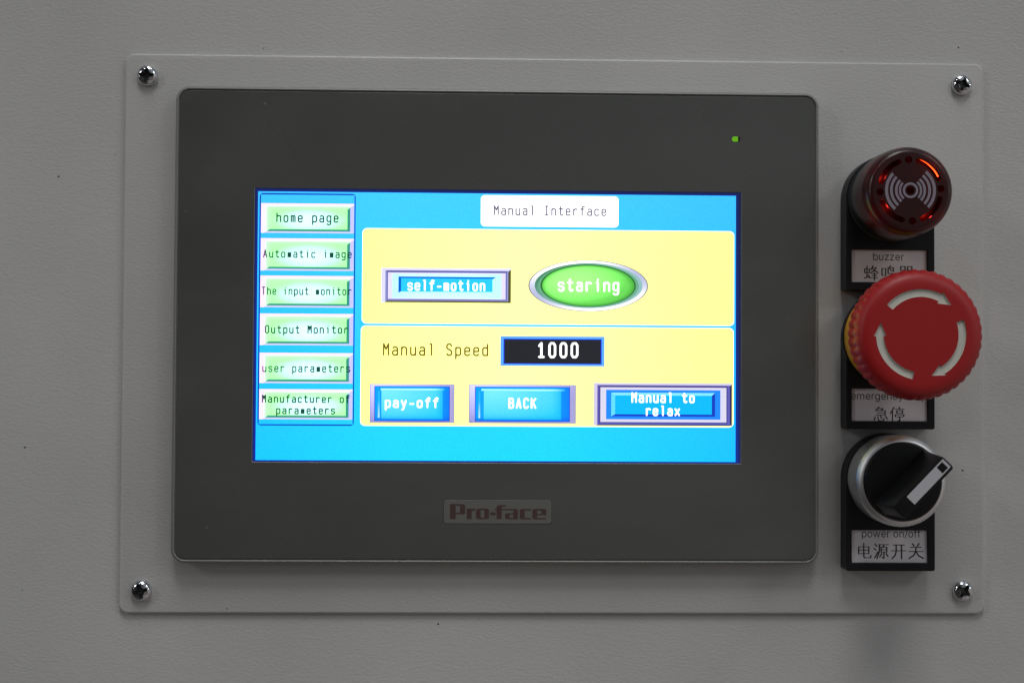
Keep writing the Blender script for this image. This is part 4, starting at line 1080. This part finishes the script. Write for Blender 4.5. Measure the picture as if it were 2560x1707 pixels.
# inner skin, turned inwards
ids = []
for r, h in inner_p:
    ids.append([mb.vert(r * math.cos(2 * PI * i / 96), r * math.sin(2 * PI * i / 96), h) for i in range(96)])
mb.face(ids[0][::-1])
for p, q in zip(ids[:-1], ids[1:]):
    for i in range(96):
        j = (i + 1) % 96
        mb.face((p[i], p[j], q[j], q[i]))
for i in range(96):                      # back rim joins both skins
    j = (i + 1) % 96
    mb.face((ids[-1][i], ids[-1][j], j, i))
lens = mb.build("lens", M["lens"], bz)
TW = math.radians(3.5)
c = MB()
c.lathe(0, 0, [(1.15, 25.5), (1.2, 29.5)], 24)
for k in range(4):
    a = TW + k * PI / 2
    c.lathe(9.5 * math.cos(a), 9.5 * math.sin(a), [(1.05, 25.5), (1.15, 29.5)], 24)
for k in range(4):
    ac = TW + PI / 4 + k * PI / 2
    half = math.radians(26)
    n = 14
    lp = []
    for i in range(n + 1):
        a = ac - half + 2 * half * i / n
        lp.append((10.35 * math.cos(a), 10.35 * math.sin(a)))
    ae = ac + half
    for i in range(1, 6):                # rounded end
        t = PI * i / 6
        lp.append((9.5 * math.cos(ae) + 0.85 * math.cos(ae + t), 9.5 * math.sin(ae) + 0.85 * math.sin(ae + t)))
    for i in range(n + 1):
        a = ac + half - 2 * half * i / n
        lp.append((8.65 * math.cos(a), 8.65 * math.sin(a)))
    ae = ac - half
    for i in range(1, 6):
        t = PI + PI * i / 6
        lp.append((9.5 * math.cos(ae) + 0.85 * math.cos(ae + t), 9.5 * math.sin(ae) + 0.85 * math.sin(ae + t)))
    c.loft([[(x, z, h) for x, z in lp] for h in (25.5, 29.5)], cap0=True)
cut(lens, c)
smooth_by_angle(lens, 35)
lens.modifiers.new("weighted", "WEIGHTED_NORMAL").keep_sharp = True
mb = MB()
mb.lathe(0, 0, [(10.9, 15.8), (10.9, 21.0), (9.0, 22.5), (2.0, 22.6)], 64)
mb.build("sounder", M["core"], bz, smooth=40)
mb = MB()                                 # the lamp inside, behind the upper right slot
n = 16
a0, a1 = math.radians(26), math.radians(72)
lo_, hi_ = [], []
for i in range(n + 1):
    a = a0 + (a1 - a0) * i / n
    lo_.append((11.8 * math.cos(a), 11.8 * math.sin(a)))
for i in range(n + 1):
    a = a1 + (a0 - a1) * i / n
    lo_.append((11.35 * math.cos(a), 11.35 * math.sin(a)))
mb.loft([[(x, z, h) for x, z in lo_] for h in (23.0, 24.2)], cap0=True)
mb.build("lamp_filament", M["lamp"], bz)
for bx_, bz_, en in ((7.8, 8.2, 0.0022), (-8.6, -6.4, 0.0009), (7.6, -7.6, 0.0009), (-9.0, 5.8, 0.0006)):   # its light-emitting diodes
    LP = bpy.data.lights.new("buzzer_lamp", "POINT")
    LP.energy = en
    LP.color = (1.0, 0.03, 0.02)
    LP.shadow_soft_size = 0.0008
    lo_b = bpy.data.objects.new("buzzer_lamp", LP)
    COL.objects.link(lo_b)
    lo_b.parent = bz
    lo_b.location = (bx_ * MM, -0.0243, bz_ * MM)
# printed emblem: ring and sound waves either side
mb = MB()


def arc_band(r0, r1, a_from, a_to, h, n=24):
    for i in range(n):
        p, q = a_from + (a_to - a_from) * i / n, a_from + (a_to - a_from) * (i + 1) / n
        mb.poly([(r0 * math.cos(p), r0 * math.sin(p)), (r1 * math.cos(p), r1 * math.sin(p)),
                 (r1 * math.cos(q), r1 * math.sin(q)), (r0 * math.cos(q), r0 * math.sin(q))], h)


arc_band(1.72, 2.42, 0, 2 * PI, 28.43, 40)
for r0, r1 in ((2.95, 3.62), (4.05, 4.85), (5.55, 6.40), (7.0, 7.95)):
    for s in (0, PI):
        arc_band(r0, r1, s + TW - math.radians(47), s + TW + math.radians(47), 28.43)
mb.build("emblem", M["emblem"], lens)

# ---- emergency stop
es = thing("emergency_stop_button", "red mushroom emergency stop button with three white arrows and yellow collar", "emergency button", AX, AZ["stop"], 0)
holder2 = holder.copy()
COL.objects.link(holder2)
holder2.parent = es
make_card(holder2, [("emergency stop", 94.55, 119.6, -20.5, 2.45)], [("急停", 101.9, -22.75, 4.95, 5.45)], AZ["stop"])
mb = MB()
mb.lathe(0, 0, [(15.9, HOLD_H - 0.2), (15.9, HOLD_H + 1.0), (15.6, HOLD_H + 1.2)], 80)
mb.build("base_ring", M["black"], es, smooth=40)
mb = MB()
mb.lathe(0, 0, [(15.3, HOLD_H + 1.0), (15.5, HOLD_H + 1.6), (15.5, 18.0), (15.3, 20.5), (13.0, 23.0), (11.0, 27.0)], 80)
mb.build("collar", M["yellow"], es, smooth=40)
mb = MB()
NB = 42
SEG = NB * 10
cap_prof = [(12.0, 26.2), (17.2, 27.0), (18.7, 28.0), (19.25, 29.2), (19.35, 31.0), (19.4, 33.6), (19.4, 35.0), (19.2, 36.1), (18.75, 37.1), (18.0, 37.9), (17.0, 38.4), (15.9, 38.62), (14.8, 38.7), (0.6, 38.8)]
amp = [0, 0, 0.22, 0.52, 0.56, 0.56, 0.5, 0.24, 0.04, 0, 0, 0, 0, 0]


def scallop(k, a, r):
    return r + amp[k] * (abs(math.cos(a * NB / 2 + 0.6)) ** 0.8)


mb.lathe(0, 0, cap_prof, SEG, rfun=scallop)
capo = mb.build("mushroom_cap", M["red"], es)


def arrow_outline(a_tail, grow=0.0):
    """one arrow, clockwise from its tail; returned counter-clockwise"""
    r0, r1 = 11.35 - grow, 13.7 + grow
    rm = 12.52
    span = math.radians(77)
    head = math.radians(18.5)
    n = 18
    o, i_ = [], []
    for k in range(n + 1):
        a = a_tail - span * k / n
        o.append((r1 * math.cos(a), r1 * math.sin(a)))
        i_.append((r0 * math.cos(a), r0 * math.sin(a)))
    ah = a_tail - span
    tip = (12.75 * math.cos(ah - head), 12.75 * math.sin(ah - head))
    b_out = ((14.45 + grow) * math.cos(ah), (14.45 + grow) * math.sin(ah))
    b_in = ((10.6 - grow) * math.cos(ah), (10.6 - grow) * math.sin(ah))
    pts = o + [b_out, tip, b_in] + i_[::-1]
    return pts[::-1]


tails = [math.radians(139.5 - 120 * k) for k in range(3)]
c = MB()
for a in tails:
    c.loft([[(x, z, h) for x, z in arrow_outline(a)] for h in (38.05, 40.0)], cap0=True)
cut(capo, c)
smooth_by_angle(capo, 32)
capo.modifiers.new("weighted", "WEIGHTED_NORMAL").keep_sharp = True
for a in tails:
    mb = MB()
    pts = arrow_outline(a, -0.02)
    fl = [mb.vert(x, z, 38.12) for x, z in pts]
    mb.face(fl)
    up = [mb.vert(x, z, 38.66) for x, z in pts]
    for i in range(len(pts)):
        j = (i + 1) % len(pts)
        mb.face((fl[j], fl[i], up[i], up[j]))
    mb.build("arrow", M["arrow"], capo)

# ---- selector switch
sw = thing("selector_switch", "black rotary selector switch with metal ring and white marker turned to upper right", "rotary switch", AX, AZ["switch"], 0)
holder3 = holder.copy()
COL.objects.link(holder3)
holder3.parent = sw
make_card(holder3, [("power on/off", 98.0, 117.4, -64.75, 2.45)], [("电源开关", 96.4, -66.6, 5.15, 5.62)], AZ["switch"])
mb = MB()
mb.lathe(0, 0, [(13.6, HOLD_H - 0.2), (14.1, HOLD_H + 0.4), (14.2, 11.5), (14.35, 17.6), (14.3, 18.4), (14.05, 18.95), (13.6, 19.4), (12.75, 20.1), (12.45, 20.15), (12.4, 18.5)], 96)
mb.build("metal_ring", M["satin"], sw, smooth=32)
mb = MB()
mb.lathe(0, 0, [(12.2, 18.6), (12.2, 20.6), (12.0, 20.95), (11.0, 21.1)], 80)
TH = math.radians(46.0)
ux, uz = math.cos(TH), math.sin(TH)


def uv(u_, v_):
    return (u_ * ux - v_ * uz, u_ * uz + v_ * ux)


LEV = 40.0


def lever_loop(ua, ub, v_, r, h):
    return [(*uv(x, z - 0.35), h) for x, z in rr(ua, -v_, ub, v_, r, 5)]


mb.loft([lever_loop(-11.6, 11.9, 2.9, 0.9, 20.8), lever_loop(-11.1, 11.3, 2.55, 0.9, 30.0), lever_loop(-10.9, 10.75, 2.6, 0.9, LEV - 0.5), lever_loop(-10.75, 10.65, 2.5, 0.8, LEV - 0.1), lever_loop(-10.5, 10.45, 2.3, 0.6, LEV)])
knob = mb.build("knob", M["black_gloss"], sw, smooth=40)
mb = MB()


def flat_uv(ua, ub, va, vb, h, mi):
    mb.poly([uv(ua, va), uv(ub, va), uv(ub, vb), uv(ua, vb)], h, mi)


flat_uv(-5.6, 10.15, -1.95, 1.4, LEV + 0.03, 0)
flat_uv(7.0, 9.35, -1.55, 0.95, LEV + 0.06, 1)
mb.build("marker_strip", [M["white"], M["black_gloss"]], knob)
